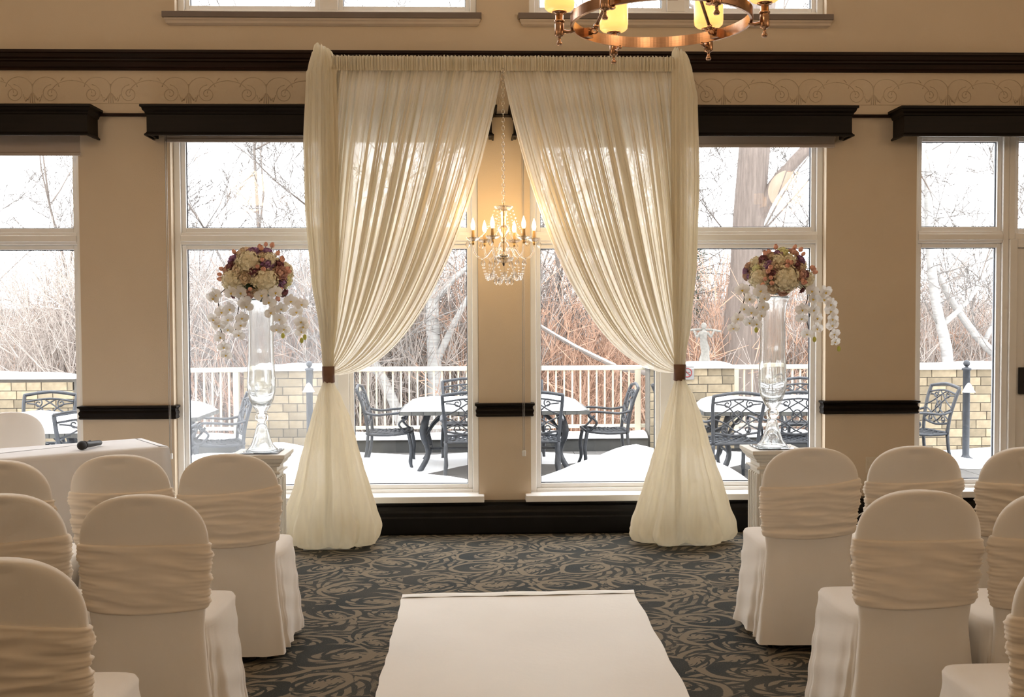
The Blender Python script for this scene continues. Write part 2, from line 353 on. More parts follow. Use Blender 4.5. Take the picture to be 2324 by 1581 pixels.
# black baseboard, dark rails
bprof = [(WY, 0), (WY - 0.115, 0), (WY - 0.12, 0.012), (WY - 0.118, 0.115), (WY - 0.108, 0.125), (WY - 0.108, 0.15), (WY - 0.095, 0.165), (WY - 0.09, 0.19), (WY - 0.075, 0.20), (WY - 0.075, 0.216), (WY, 0.218)]
struct(MB().prism(bprof, XL, XR).build('baseboard_front', 'blackwood'))
cprof = [(WY, 3.183), (WY - 0.022, 3.183), (WY - 0.028, 3.196), (WY - 0.02, 3.205), (WY - 0.03, 3.235), (WY - 0.045, 3.243), (WY - 0.045, 3.252), (WY - 0.058, 3.262), (WY - 0.066, 3.285), (WY - 0.08, 3.29), (WY - 0.08, 3.308), (WY, 3.312)]
struct(MB().prism(cprof, XL, XR).build('trim_1', 'redwood'))
struct(MB().prism([(WY, 2.872), (WY - 0.018, 2.872), (WY - 0.024, 2.883), (WY - 0.018, 2.893), (WY, 2.895)], XL, XR).build('trim_2', 'redwood'))
def chair_rail(n, x0, x1):
    # moulded rail that returns round the pier's ends
    pr = [(0.0, 0.803), (0.02, 0.803), (0.028, 0.812), (0.022, 0.824), (0.030, 0.846), (0.018, 0.862), (0.022, 0.875), (0.036, 0.882), (0.036, 0.894), (0.0, 0.897)]
    mb = MB(); rows = []
    for o, z in pr:
        e = o * 0.75
        rows.append([(x0 - e, WY + 0.06, z), (x0 - e, WY - o, z), (x1 + e, WY - o, z), (x1 + e, WY + 0.06, z)])
    mb.grid(rows); struct(mb.build('trim_%d' % n, 'darkwood'))
chair_rail(3, -2.722, -2.10); chair_rail(4, 0.002, 0.364); chair_rail(5, 2.438, 3.077); chair_rail(6, XL + 0.01, -4.9); chair_rail(7, 5.3, XR - 0.01)

# ---------------------------------------------------------------- windows
def frame_ring(mb, x0, x1, z0, z1, w, y0, y1):
    mb.box((x0, y0, z0), (x0 + w, y1, z1)); mb.box((x1 - w, y0, z0), (x1, y1, z1)); mb.box((x0 + w, y0, z0), (x1 - w, y1, z0 + w)); mb.box((x0 + w, y0, z1 - w), (x1 - w, y1, z1))
def window(n, x0, x1, z0, z1, mull, trans, sill=True, haze=(), upper=False):
    w = empty('window_%d' % n, ((x0 + x1) / 2, WY + 0.12, z0)); struct(w); o = Vector(w.location)
    L = lambda a, b: (tuple(Vector(a) - o), tuple(Vector(b) - o))
    ya, yb = WY + 0.07, WY + 0.16
    mb = MB(); fw = 0.045
    for a, b in (((x0, ya, z0), (x0 + fw, yb, z1)), ((x1 - fw, ya, z0), (x1, yb, z1)), ((x0 + fw, ya, z0), (x1 - fw, yb, z0 + fw)), ((x0 + fw, ya, z1 - fw), (x1 - fw, yb, z1))): mb.box(*L(a, b))
    mb.build('outer_frame', 'white', w, bevel=0.006)
    cells_x = []; px = x0 + fw
    for a, b in mull:
        cells_x.append((px, a)); px = b
        MB().box(*L((a, ya + 0.005, z0 + fw), (b, yb, z1 - fw))).build('mullion', 'white', w, bevel=0.006)
    cells_x.append((px, x1 - fw))
    cells_z = []; pz = z0 + fw
    for a, b in trans:
        cells_z.append((pz, a)); pz = b
        for (c, d) in cells_x:
            MB().box(*L((c, ya + 0.003, a), (d, yb, b))).box(*L((c, ya - 0.012, a + 0.02), (d, ya + 0.02, b - 0.02))).build('transom_bar', 'white', w, bevel=0.005)
    cells_z.append((pz, z1 - fw))
    k = 0
    for (c, d) in cells_x:
        for (e, f) in cells_z:
            mb = MB(); g = 0.032; y0, y1 = ya + 0.025, yb - 0.01
            for a, b in (((c, y0, e), (c + g, y1, f)), ((d - g, y0, e), (d, y1, f)), ((c + g, y0, e), (d - g, y1, e + g)), ((c + g, y0, f - g), (d - g, y1, f))): mb.box(*L(a, b))
            sash = mb.build('sash', 'white', w, bevel=0.004)
            mb = MB(); h = g + 0.005
            for a, b in (((c + g, y0 + 0.02, e + g), (c + h, y1 - 0.02, f - g)), ((d - h, y0 + 0.02, e + g), (d - g, y1 - 0.02, f - g)), ((c + h, y0 + 0.02, e + g), (d - h, y1 - 0.02, e + h)), ((c + h, y0 + 0.02, f - h), (d - h, y1 - 0.02, f - g))): mb.box(*L(a, b))
            mb.build('gasket', 'gasket', sash)
            MB().box(*L((c + h, y0 + 0.027, e + h), (d - h, y0 + 0.033, f - h))).build('pane', 'pane_haze' if k in haze else 'pane', w)
            k += 1
    if sill and not upper:
        MB().box(*L((x0 - 0.04, WY - 0.10, z0 - 0.022), (x1 + 0.035, WY - 0.001, z0 + 0.022))).box(*L((x0 + 0.002, WY - 0.001, z0 + 0.002), (x1 - 0.002, ya, z0 + 0.022))).build('window_sill', 'white', w, bevel=0.004)
    if upper:
        MB().box(*L((x0 - 0.075, WY - 0.05, z0 - 0.04), (x1 + 0.035, WY - 0.001, z0))).build('window_stool', 'stool', w, bevel=0.003)
        mb = MB(); a0, a1 = x0 - 0.065, x1 + 0.03; rows = []
        for oo, z in ((0.04, z0 - 0.041), (0.038, z0 - 0.052), (0.03, z0 - 0.06), (0.028, z0 - 0.075), (0.012, z0 - 0.086), (0.0, z0 - 0.086)):
            q = 0.04 - oo; rows.append([tuple(Vector(p) - o) for p in ((a0 + q, WY - 0.001, z), (a0 + q, WY - oo - 0.001, z), (a1 - q, WY - oo - 0.001, z), (a1 - q, WY - 0.001, z))])
        mb.grid(rows).build('window_apron', 'apron', w)
    return w
window(1, -4.9, -2.722, 0.24, 2.80, [(-3.85, -3.75)], [(2.005, 2.09)])
window(2, -2.10, 0.002, 0.24, 2.80, [(-0.985, -0.905)], [(2.005, 2.09)], haze=(0,))
window(3, 0.364, 2.438, 0.24, 2.80, [(1.285, 1.365)], [(2.005, 2.09)])
window(4, 3.077, 3.775, 0.24, 2.80, [], [(2.005, 2.09)])
window(5, -2.055, 0.0, 3.575, 4.9, [(-1.085, -0.955)], [], upper=True)
window(6, 0.362, 2.432, 3.575, 4.9, [(1.33, 1.46)], [], upper=True)
window(7, 3.775, 5.3, 2.03, 2.80, [(4.5, 4.58)], [], sill=False)
# white door right of the last window
d = empty('door_1', (4.15, WY + 0.1, 0.0)); struct(d); o = Vector(d.location)
mb = MB()
for a, b in (((3.775, WY + 0.05, 0.218), (3.83, WY + 0.16, 2.03)), ((4.72, WY + 0.05, 0.218), (5.3, WY + 0.16, 2.03)), ((3.83, WY + 0.05, 1.97), (4.72, WY + 0.16, 2.03))): mb.box(tuple(Vector(a) - o), tuple(Vector(b) - o))
mb.build('door_frame', 'white', d, bevel=0.005)
MB().box((3.832 - 4.15, -0.03, 0.22), (4.718 - 4.15, 0.02, 1.968)).build('door_leaf', 'white', d, bevel=0.004)
MB().box((3.85 - 4.15, -0.055, 0.93), (3.93 - 4.15, -0.031, 1.12)).build('lock_plate', 'black', d, bevel=0.004)
MB().tube([(3.89 - 4.15, -0.055, 1.02), (3.89 - 4.15, -0.10, 1.02), (4.0 - 4.15, -0.10, 1.02)], 0.011, 8).build('door_handle', 'chrome', d, True)

# dark wooden valance boxes
def valance(x0, x1, label):
    t = empty('window_valance', ((x0 + x1) / 2, WY, 2.715)); tag(t, label, 'valance', 'window valances'); h = (x1 - x0) / 2
    def ring(pr, name):
        rows = [[(-h - o, 0, z), (-h - o, -0.20 - o, z), (h + o, -0.20 - o, z), (h + o, 0, z)] for o, z in pr]
        mb = MB(); mb.grid(rows); mb.grid([[rows[0][0], rows[0][3]], [rows[0][1], rows[0][2]]]) if name == 'bottom_lip' else mb.grid([[rows[-1][0], rows[-1][3]], [rows[-1][1], rows[-1][2]]])
        return mb
    MB().box((-h, -0.20, 0.004), (h, -0.18, 0.19)).box((-h, -0.18, 0.004), (-h + 0.02, -0.001, 0.19)).box((h - 0.02, -0.18, 0.004), (h, -0.001, 0.19)).build('box_front', 'darkwood', t)
    ring([(0.0, 0.135), (0.008, 0.14), (0.010, 0.15), (0.022, 0.163), (0.026, 0.178), (0.036, 0.183), (0.036, 0.198)], 'crown_moulding').build('crown_moulding', 'darkwood', t)
    rows = [[(-h - o, 0, z), (-h - o, -0.20 - o, z), (h + o, -0.20 - o, z), (h + o, 0, z)] for o, z in [(0.0, 0.022), (0.006, 0.012), (0.014, 0.006), (0.014, -0.004), (0.002, -0.004)]]
    MB().grid(rows).build('bottom_lip', 'darkwood', t)
    return t
valance(-4.95, -2.585, 'dark wooden valance box over the far left window, cut by the photo edge')
valance(-2.195, 0.10, 'long dark wooden valance box left of centre, half hidden by the left curtain')
valance(0.25, 2.545, 'long dark wooden valance box right of centre, half hidden by the right curtain')
valance(2.905, 5.35, 'dark wooden valance box over the far right window by the door')
def blind(x0, x1, zb, label, cordx=None, cz=0.56):
    t = empty('roller_blind', ((x0 + x1) / 2, WY - 0.02, zb)); tag(t, label, 'blind', 'roller blinds'); h = (x1 - x0) / 2
    MB().box((-h, -0.003, 0.018), (h, 0.001, 2.85 - zb)).build('blind_fabric', 'blind', t)
    MB().box((-h - 0.004, -0.009, -0.004), (h + 0.004, 0.006, 0.02)).build('hem_bar', 'blind', t, bevel=0.004)
    MB().tube([(-h, -0.045, 2.85 - zb + 0.03), (h, -0.045, 2.85 - zb + 0.03)], 0.028, 12).build('roller_tube', 'blind', t, True)
    if cordx is not None:
        cx = cordx - (x0 + x1) / 2; mb = MB()
        for dx in (-0.004, 0.006):
            mb.tube([(cx + dx, -0.03, 2.83 - zb), (cx + dx, -0.03, cz - zb)], 0.0022, 5)
        c = mb.build('bead_cord', 'cord', t, True)
        MB().box((cx - 0.012, -0.04, cz - zb - 0.03), (cx + 0.014, -0.019, cz - zb + 0.01)).build('cord_tensioner', 'clear', c, bevel=0.003)
blind(-4.92, -2.70, 2.607, 'taupe roller blind pulled down furthest, at the far left window')
blind(-2.125, 0.04, 2.70, 'taupe roller blind just below the valance behind the left curtain', -2.115)
blind(0.33, 2.485, 2.667, 'taupe roller blind below the valance behind the right curtain', 0.312)
o_ = empty('wall_outlet', (2.765, WY, 0.44)); tag(o_, 'ivory outlet plate low on the right pier behind the chairs', 'outlet')
MB().box((-0.036, -0.008, -0.058), (0.036, 0, 0.058)).build('cover_plate', 'plate', o_, bevel=0.003)
for z in (0.012, -0.042): MB().box((-0.016, -0.011, z), (0.016, -0.0075, z + 0.03)).build('socket', 'plate', o_)
tag(MB().tube(smooth_path([(2.765, 7.325, 0.42), (2.76, 7.26, 0.36), (2.74, 7.20, 0.25), (2.69, 7.18, 0.165), (2.62, 7.17, 0.12), (2.5, 7.15, 0.06), (2.35, 7.1, 0.008), (2.1, 7.0, 0.006), (1.9, 6.6, 0.006)], 5), 0.0045, 6).build('power_cord', 'wire', smooth=True), 'white power cord hanging from the outlet on the right pier', 'cord')

# ---------------------------------------------------------------- aisle runner
rb = MB(); rows_t = []; rnd = random.Random(3)
nr = 90
for i in range(nr + 1):
    y = lerp(-2.0, 5.655, i / nr); wob = 0.003 * math.sin(i * 0.9) + 0.003 * math.sin(i * 2.3 + 1)
    xl = -0.425 + 0.012 * (y / 5.6) + wob; xr = 0.815 + 0.022 * (y / 5.6) + 0.004 * math.sin(i * 1.1 + 2)
    r = []
    for k in range(25):
        u = k / 24; z = 0.007 + 0.0025 * math.sin(u * 9 + i * 0.35) * math.sin(i * 0.21 + u * 3)
        if i == nr: z = 0.010 + 0.004 * abs(math.sin(u * 8.0))
        r.append((lerp(xl, xr, u), y + (0.03 * u if i > nr - 2 else 0), z))
    rows_t.append(r)
under = [[(p[0], p[1] - (0.0), 0.001) for p in r] for r in rows_t]
rb.grid(rows_t)
edge = [p for p in rows_t[-1]]; rb.grid([edge, [(p[0], p[1] + 0.004, 0.001) for p in edge]])
for side in (0, -1): rb.grid([[r[side] for r in rows_t], [(r[side][0], r[side][1], 0.001) for r in rows_t]])
run = rb.build('aisle_runner', 'runner', smooth=True); tag(run, 'white cloth aisle runner laid over the patterned carpet', 'runner')
MB().grid([[(lerp(-0.413, 0.837, k / 30), 5.60 + 0.03 * k / 30, 0.013 + 0.002 * math.sin(k)), ] + [(lerp(-0.413, 0.837, k / 30), 5.64 + 0.03 * k / 30, 0.019 + 0.004 * abs(math.sin(k * 0.33)))] + [(lerp(-0.413, 0.837, k / 30), 5.665 + 0.03 * k / 30, 0.006)] for k in range(31)]).build('folded_edge', 'runner', run, True)

# ---------------------------------------------------------------- draped backdrop
DY = 6.92; DZ = 3.12; XC = 0.166
st = empty('backdrop_stand', (XC, DY, 0)); tag(st, 'metal pole frame that carries the ivory curtains in front of the windows', 'stand')
MB().tube([(-1.17, 0, 3.135), (1.17, 0, 3.135)], 0.02, 10).build('crossbar', 'pipe', st, True)
for s in (-1, 1):
    MB().tube([(s * 1.15, 0, 0.01), (s * 1.15, 0, 3.15)], 0.022, 10).build('upright', 'pipe', st, True)
    MB().box((s * 1.15 - 0.15, -0.12, 0), (s * 1.15 + 0.15, 0.12, 0.01)).build('base_plate', 'pipe', st, bevel=0.003)
def nz1(x, s):      # smooth 1-D wobble
    return math.sin(x * 1.7 + s) * 0.5 + math.sin(x * 3.9 + s * 2.3) * 0.3 + math.sin(x * 8.3 + s * 4.1) * 0.2
COLW = {-1: [(0.0, -0.004, 0.036), (0.012, -0.003, 0.05), (0.04, -0.002, 0.06), (0.09, 0.0, 0.072), (0.16, -0.012, 0.088), (0.6, -0.02, 0.104), (1.05, -0.02, 0.10), (1.5, -0.008, 0.082), (1.8, 0.006, 0.055), (1.98, 0.0, 0.036), (2.08, 0.0, 0.034)],
        1: [(0.0, 0.004, 0.034), (0.012, 0.006, 0.044), (0.05, 0.01, 0.05), (0.1, 0.015, 0.058), (0.3, 0.032, 0.078), (0.85, 0.038, 0.084), (1.4, 0.03, 0.076), (1.8, 0.015, 0.055), (2.0, 0.0, 0.037), (2.08, 0.0, 0.034)]}
SKW = {-1: [(1.075, -0.975, 0.036), (0.98, -0.966, 0.078), (0.84, -0.957, 0.126), (0.69, -0.957, 0.165), (0.55, -0.955, 0.202), (0.40, -0.95, 0.24), (0.26, -0.957, 0.285), (0.15, -0.958, 0.322), (0.085, -0.966, 0.325), (0.03, -0.966, 0.29), (0.004, -0.966, 0.18)],
       1: [(1.072, 1.324, 0.036), (0.97, 1.336, 0.08), (0.83, 1.342, 0.122), (0.68, 1.344, 0.164), (0.54, 1.345, 0.206), (0.40, 1.35, 0.25), (0.25, 1.348, 0.296), (0.14, 1.346, 0.338), (0.07, 1.342, 0.354), (0.028, 1.338, 0.325), (0.004, 1.338, 0.2)]}
def curtain(sgn, label):
    tx = -0.975 if sgn < 0 else 1.324
    t = empty('sheer_curtain', (tx, DY, 0)); tag(t, label, 'curtain', 'ivory sheer curtains of the backdrop')
    O = Vector((tx, DY, 0)); rnd = random.Random(5 if sgn < 0 else 9)
    X = lambda x: x if sgn < 0 else 2 * XC - x + 0.017 * max(0.0, min(1.0, (XC - x) / 1.1))
    # swagged panel: every thread falls from the crossbar and sweeps to the tie
    e0 = [(-1.0, 3.10), (-1.03, 2.45), (-1.02, 1.6), (-0.995, 1.17)]
    e1 = [(0.166, 3.10), (-0.02, 2.112), (-0.40, 1.10), (-0.945, 1.125)]
    NU, NV = 520, 64; ph = [rnd.uniform(0, 6.28) for _ in range(8)]
    bumps = [(rnd.random(), rnd.uniform(0.008, 0.022), rnd.uniform(0.4, 1.0)) for _ in range(30)]
    fold = lambda u: 2 * PI * (25 * u + 1.1 * nz1(u * 11, ph[0]) + 0.5 * nz1(u * 29, ph[7]))
    us = []
    for i in range(NU + 1):
        u = i / NU
        w = u + 0.0115 * math.sin(fold(u)) * (1 + 0.7 * nz1(u * 17, ph[1])) + 0.005 * math.sin(2 * PI * 61 * u + ph[2])
        edge = min(1, u / 0.03, (1 - u) / 0.03); us.append((u, lerp(u, w, edge)))
    rows = []
    for j in range(NV + 1):
        v = j / NV; row = []
        amp = 0.021 * math.sin(PI * min(1, v * 1.15 + 0.12)) ** 0.6 * (1 - 0.6 * v ** 2)
        for u, w in us:
            w2 = lerp(u, w, min(1, 0.35 + v * 2.2))
            k = w2 ** 1.12
            c = [(lerp(a[0], b[0], w2 if q == 0 else k), lerp(a[1], b[1], k)) for q, (a, b) in enumerate(zip(e0, e1))]
            x, z = bez(c, v)
            y = amp * ((1 + 0.6 * nz1(u * 13 + 2 * v, ph[5])) * math.sin(fold(u) + 0.7 + 0.8 * v) + 0.5 * math.sin(2 * PI * (41 * u + 0.8 * nz1(u * 9, ph[6])) + ph[3]) + 0.25 * math.sin(2 * PI * 83 * u + ph[4] + v))
            y += -0.05 * math.sin(PI * v) * u - 0.02 * v
            row.append((X(x) - O.x, y, z))
        rows.append(row)
    MB().grid(rows).build('swag_panel', 'sheer', t, True)
    # shirred heading on the crossbar
    rows = []; NH = 520
    for z, a, jit in ((3.085, 0.012, 0), (3.10, 0.016, 0), (3.12, 0.024, 0), (3.145, 0.026, 0), (3.165, 0.02, 0.004), (3.178, 0.014, 0.009)):
        rows.append([(X(lerp(-0.99, 0.168, i / NH)) - O.x + 0.004 * math.sin(i * 1.9), -0.03 - a * (0.5 + 0.5 * (0.75 + 0.5 * nz1(i * 0.19, ph[3])) * math.sin(i * 0.83 + 4.0 * nz1(i * 0.06, ph[5]))), z + jit * nz1(i * 0.35, ph[6])) for i in range(NH + 1)])
    rows += [[(p[0], 0.03 + (p[1] + 0.03) * -1.0, p[2]) for p in rows[k]] for k in (4, 2, 0)]
    MB().grid(rows).build('shirred_heading', 'sheer_dense', t, True)
    # gathered fabric round the upright, from the puff on top down to the tie
    rows = []; NA = 150; top = 3.235 if sgn < 0 else 3.215
    H = top - 1.17
    for j in range(61):
        dz = 2.08 * (j / 60) ** 1.6; cx, hw = interp(COLW[sgn], dz)
        zz = top - dz * H / 2.08; base = (-0.985 if sgn < 0 else 1.318); cx += lerp(base, tx, min(1, dz / 2.0))
        row = []
        for i in range(NA):
            a = 2 * PI * i / NA; f = 1 + 0.10 * math.sin(13 * a + ph[1]) + 0.05 * math.sin(29 * a + ph[2] + 0.4 * math.sin(dz * 3)) + 0.02 * math.sin(47 * a)
            if dz < 0.16: f += 0.10 * math.sin(7 * a + 20 * dz)
            row.append((cx + hw * f * math.cos(a) - O.x, -0.02 + min(hw, 0.075) * 0.85 * f * math.sin(a), zz + (0.012 * math.sin(9 * a + ph[0]) if dz < 0.05 else 0) + (0.018 * math.cos(a) * -1 if dz < 0.12 else 0)))
        rows.append(row)
    MB().grid(rows, True, True, False).build('post_sleeve', 'sheer_dense', t, True)
    # ribbon tie
    rows = []
    for z, r in ((1.182, 0.037), (1.18, 0.042), (1.13, 0.0405), (1.078, 0.0395), (1.074, 0.035)):
        rows.append([(r * math.cos(2 * PI * k / 28) - (0.003 if z < 1.1 else 0) * sgn, -0.02 + r * 0.9 * math.sin(2 * PI * k / 28), z) for k in range(28)])
    MB().grid(rows, True).build('ribbon_tie', 'band', t, True)
    # ballooned skirt below the tie
    rows = []; NA = 260
    for j in range(71):
        z = lerp(1.085, 0.004, (j / 70) ** 0.9); tab = sorted((q for q in SKW[sgn]), key=lambda q: q[0]); cx, hw = interp(tab, z)
        g = (1.085 - z) / 1.08; row = []
        for i in range(NA):
            a = 2 * PI * i / NA
            f = 0.07 * math.sin(7 * a + ph[0] + 0.5 * math.sin(3 * g)) + 0.035 * math.sin(15 * a + ph[1] + 0.6 * math.sin(4 * g)) + 0.02 * (1 - abs(math.sin(11.5 * a + ph[2] + g))) + 0.007 * math.sin(41 * a + ph[3])
            low = max(0, (0.2 - z) / 0.2); f += low * (0.06 * math.sin(5 * a + ph[4] + 9 * z) + 0.03 * math.sin(11 * a + 25 * z + ph[5]))
            f *= lerp(0.9, 1.15, g); dy = lerp(0.9, 0.56, min(1, g * 1.5))
            row.append((cx + hw * (1 + f - 0.04) * math.cos(a) - O.x, -0.02 + 0.02 * g + hw * dy * (1 + f * 1.6) * math.sin(a), max(0.003, z + low * 0.01 * math.sin(7 * a + ph[6]))))
        rows.append(row)
    MB().grid(rows, True, False, True).build('curtain_skirt', 'sheer_dense', t, True)
    return t
curtain(-1, 'ivory sheer curtain of the backdrop swept to a brown tie on the left')
curtain(1, 'ivory sheer curtain of the backdrop swept to a brown tie on the right')

# ---------------------------------------------------------------- crystal chandelier
def chain_link_mesh(name, r, h, w, mt):
    pts = [(r * 0 + w * math.cos(a), 0, h * math.sin(a) + (0.35 * h if math.sin(a) > 0 else -0.35 * h)) for a in [2 * PI * k / 12 for k in range(12)]]
    return MB().tube(pts, r, 5, closed=True).mesh(name, mt, True)
def teardrop(mb, x, y, z, s):
    mb.lathe([(0.001, 0.0), (0.32 * s, 0.35 * s), (0.42 * s, 0.6 * s), (0.25 * s, 0.95 * s), (0.05 * s, 1.3 * s)], 6, mi=0)
    n = 30
    for i in range(len(mb.v) - n, len(mb.v)):
        p = mb.v[i]; mb.v[i] = (p[0] + x, p[1] * 0.6 + y, p[2] + z - 1.3 * s)
def crystal_chandelier(loc):
    t = empty('crystal_chandelier', loc); tag(t, 'small crystal chandelier with six lit candle bulbs hanging between the curtains', 'chandelier')
    z0 = 1.88 - loc[2]      # local z of the arm hub
    lm = chain_link_mesh('chain_link', 0.0022, 0.011, 0.0085, 'chrome'); z = 2.245; k = 0
    while z < 3.10:
        l = link('chain_link', lm, t, (0, 0, z - loc[2])); l.rotation_euler = (0, 0, PI / 2 * (k % 2)); z += 0.0262; k += 1
    MB().tube([(0, 0, 1.87 - loc[2]), (0, 0, 2.232 - loc[2])], 0.004, 8).build('centre_rod', 'gold', t, True)
    def dish(name, zc, r, h, m='crystal'):
        mb = MB(); mb.lathe([(0.006, zc), (r * 0.55, zc + h * 0.15), (r * 0.9, zc + h * 0.55), (r, zc + h), (r * 0.93, zc + h * 0.95), (r * 0.8, zc + h * 0.62), (r * 0.5, zc + h * 0.3), (0.006, zc + h * 0.18)], 36, flute=12, fa=0.05); return mb.build(name, m, t, True)
    L = lambda z: z - loc[2]
    dish('top_dish', L(2.185), 0.058, 0.028)
    MB().lathe([(0.008, L(2.08)), (0.017, L(2.085)), (0.014, L(2.13)), (0.019, L(2.17)), (0.012, L(2.186))], 16).build('column_glass', 'crystal', t, True)
    MB().lathe([(0.010, L(2.005)), (0.017, L(2.02)), (0.032, L(2.05)), (0.036, L(2.068)), (0.026, L(2.085)), (0.01, L(2.09))], 28, flute=14, fa=0.05).build('column_urn', 'crystal', t, True)
    MB().sphere((0, 0, L(1.998)), 0.018, 14, 8, (1, 1, 0.6)).build('column_bead', 'crystal', t, True)
    MB().sphere((0, 0, L(1.955)), 0.034, 18, 12).build('column_ball', 'crystal', t, True)
    MB().lathe([(0.02, L(1.882)), (0.034, L(1.884)), (0.036, L(1.898)), (0.02, L(1.905))], 20).build('hub_plate', 'chrome', t, True)
    dish('bottom_bowl', L(1.845), 0.062, 0.035, 'crystal'); MB().lathe([(0.001, L(1.826)), (0.006, L(1.832)), (0.01, L(1.843)), (0.006, L(1.848))], 10).build('finial', 'black', t, True)
    am = MB(); prof = [(0.028, 1.892), (0.034, 1.925), (0.055, 1.945), (0.08, 1.935), (0.105, 1.90), (0.135, 1.88), (0.168, 1.885), (0.192, 1.915), (0.2, 1.95), (0.2, 1.985)]
    am.tube(smooth_path([(r, 0, L(z)) for r, z in prof], 4), 0.0058, 8); arm_me = am.mesh('glass_arm', 'crystal', True)
    bob = MB().lathe([(0.006, 0), (0.022, 0.004), (0.038, 0.014), (0.046, 0.024), (0.042, 0.023), (0.03, 0.014), (0.012, 0.007), (0.006, 0.007)], 30, flute=10, fa=0.06).mesh('bobeche', 'crystal', True)
    cup = MB().lathe([(0.007, -0.022), (0.009, -0.02), (0.009, 0.0), (0.007, 0.002)], 12).mesh('arm_cup', 'gold', True)
    can = MB().lathe([(0.0105, 0.005), (0.0115, 0.01), (0.0115, 0.066), (0.008, 0.068)], 14).mesh('candle_sleeve', 'candle', True)
    blb = MB().lathe([(0.006, 0.066), (0.012, 0.078), (0.0145, 0.092), (0.012, 0.112), (0.005, 0.135), (0.0015, 0.146)], 14).mesh('bulb', 'bulb', True)
    strand_u = MB(); P0 = Vector((0.055, 0, L(2.205))); P1 = Vector((0.175, 0, L(2.0)))
    for i in range(17):
        s = i / 16; p = P0.lerp(P1, s); p.z -= 0.055 * math.sin(PI * s) * (1 - 0.3 * s); strand_u.sphere(p, 0.0052 if i % 3 else 0.007, 6, 4)
    su = strand_u.mesh('bead_strand', 'crystal')
    strand_l = MB()
    for i in range(19):
        s = i / 18; x = 0.14 * math.cos(R(60) * s) ; a = R(60) * s; rr = 0.142 - 0.03 * math.sin(PI * s)
        strand_l.sphere((rr * math.cos(a), rr * math.sin(a), L(1.872 - 0.135 * math.sin(PI * s) ** 0.8)), 0.0055 if i % 2 else 0.0068, 6, 4)
    sl = strand_l.mesh('bead_swag', 'crystal')
    dm = MB(); teardrop(dm, 0, 0, 0, 0.04); drop = dm.mesh('crystal_drop', 'crystal')
    for k in range(6):
        a = R(60 * k + 8); c, s_ = math.cos(a), math.sin(a)
        for nm, me in (('glass_arm', arm_me), ('bead_strand', su), ('bead_swag', sl)):
            if nm == 'bead_swag' and k % 1: continue
            ob = link(nm, me, t); ob.rotation_euler = (0, 0, a)
            if nm != 'glass_arm': ob['kind'] = 'stuff'
        b = link('bobeche', bob, t, (0.2 * c, 0.2 * s_, L(1.985)))
        link('arm_cup', cup, t, (0.2 * c, 0.2 * s_, L(1.985)))
        link('candle_sleeve', can, t, (0.2 * c, 0.2 * s_, L(1.99))); link('bulb', blb, t, (0.2 * c, 0.2 * s_, L(1.99)))
        link('crystal_drop', drop, b, (0.034 * c, 0.034 * s_, 0.008))
        for rr, zz, da in ((0.135, 1.872, 0), (0.085, 1.79, 25), (0.05, 1.755, -5)):
            a2 = a + R(da); link('crystal_drop', drop, t, (rr * math.cos(a2), rr * math.sin(a2), L(zz)))
        MBs = MB().tube([(0.085 * math.cos(a + R(25)), 0.085 * math.sin(a + R(25)), L(1.79)), (0.055 * math.cos(a + R(25)), 0.055 * math.sin(a + R(25)), L(1.86))], 0.0015, 4).build('drop_wire', 'chrome', t)
        li = bpy.data.lights.new('bulb_light', 'POINT'); li.energy = 1.15; li.color = (1.0, 0.62, 0.25); li.shadow_soft_size = 0.03
        lo = bpy.data.objects.new('bulb_light', li); COL.objects.link(lo); lo.parent = t; lo.location = (0.2 * c, 0.2 * s_, L(2.16))
    return t
crystal_chandelier((0.169, 6.87, 1.75))

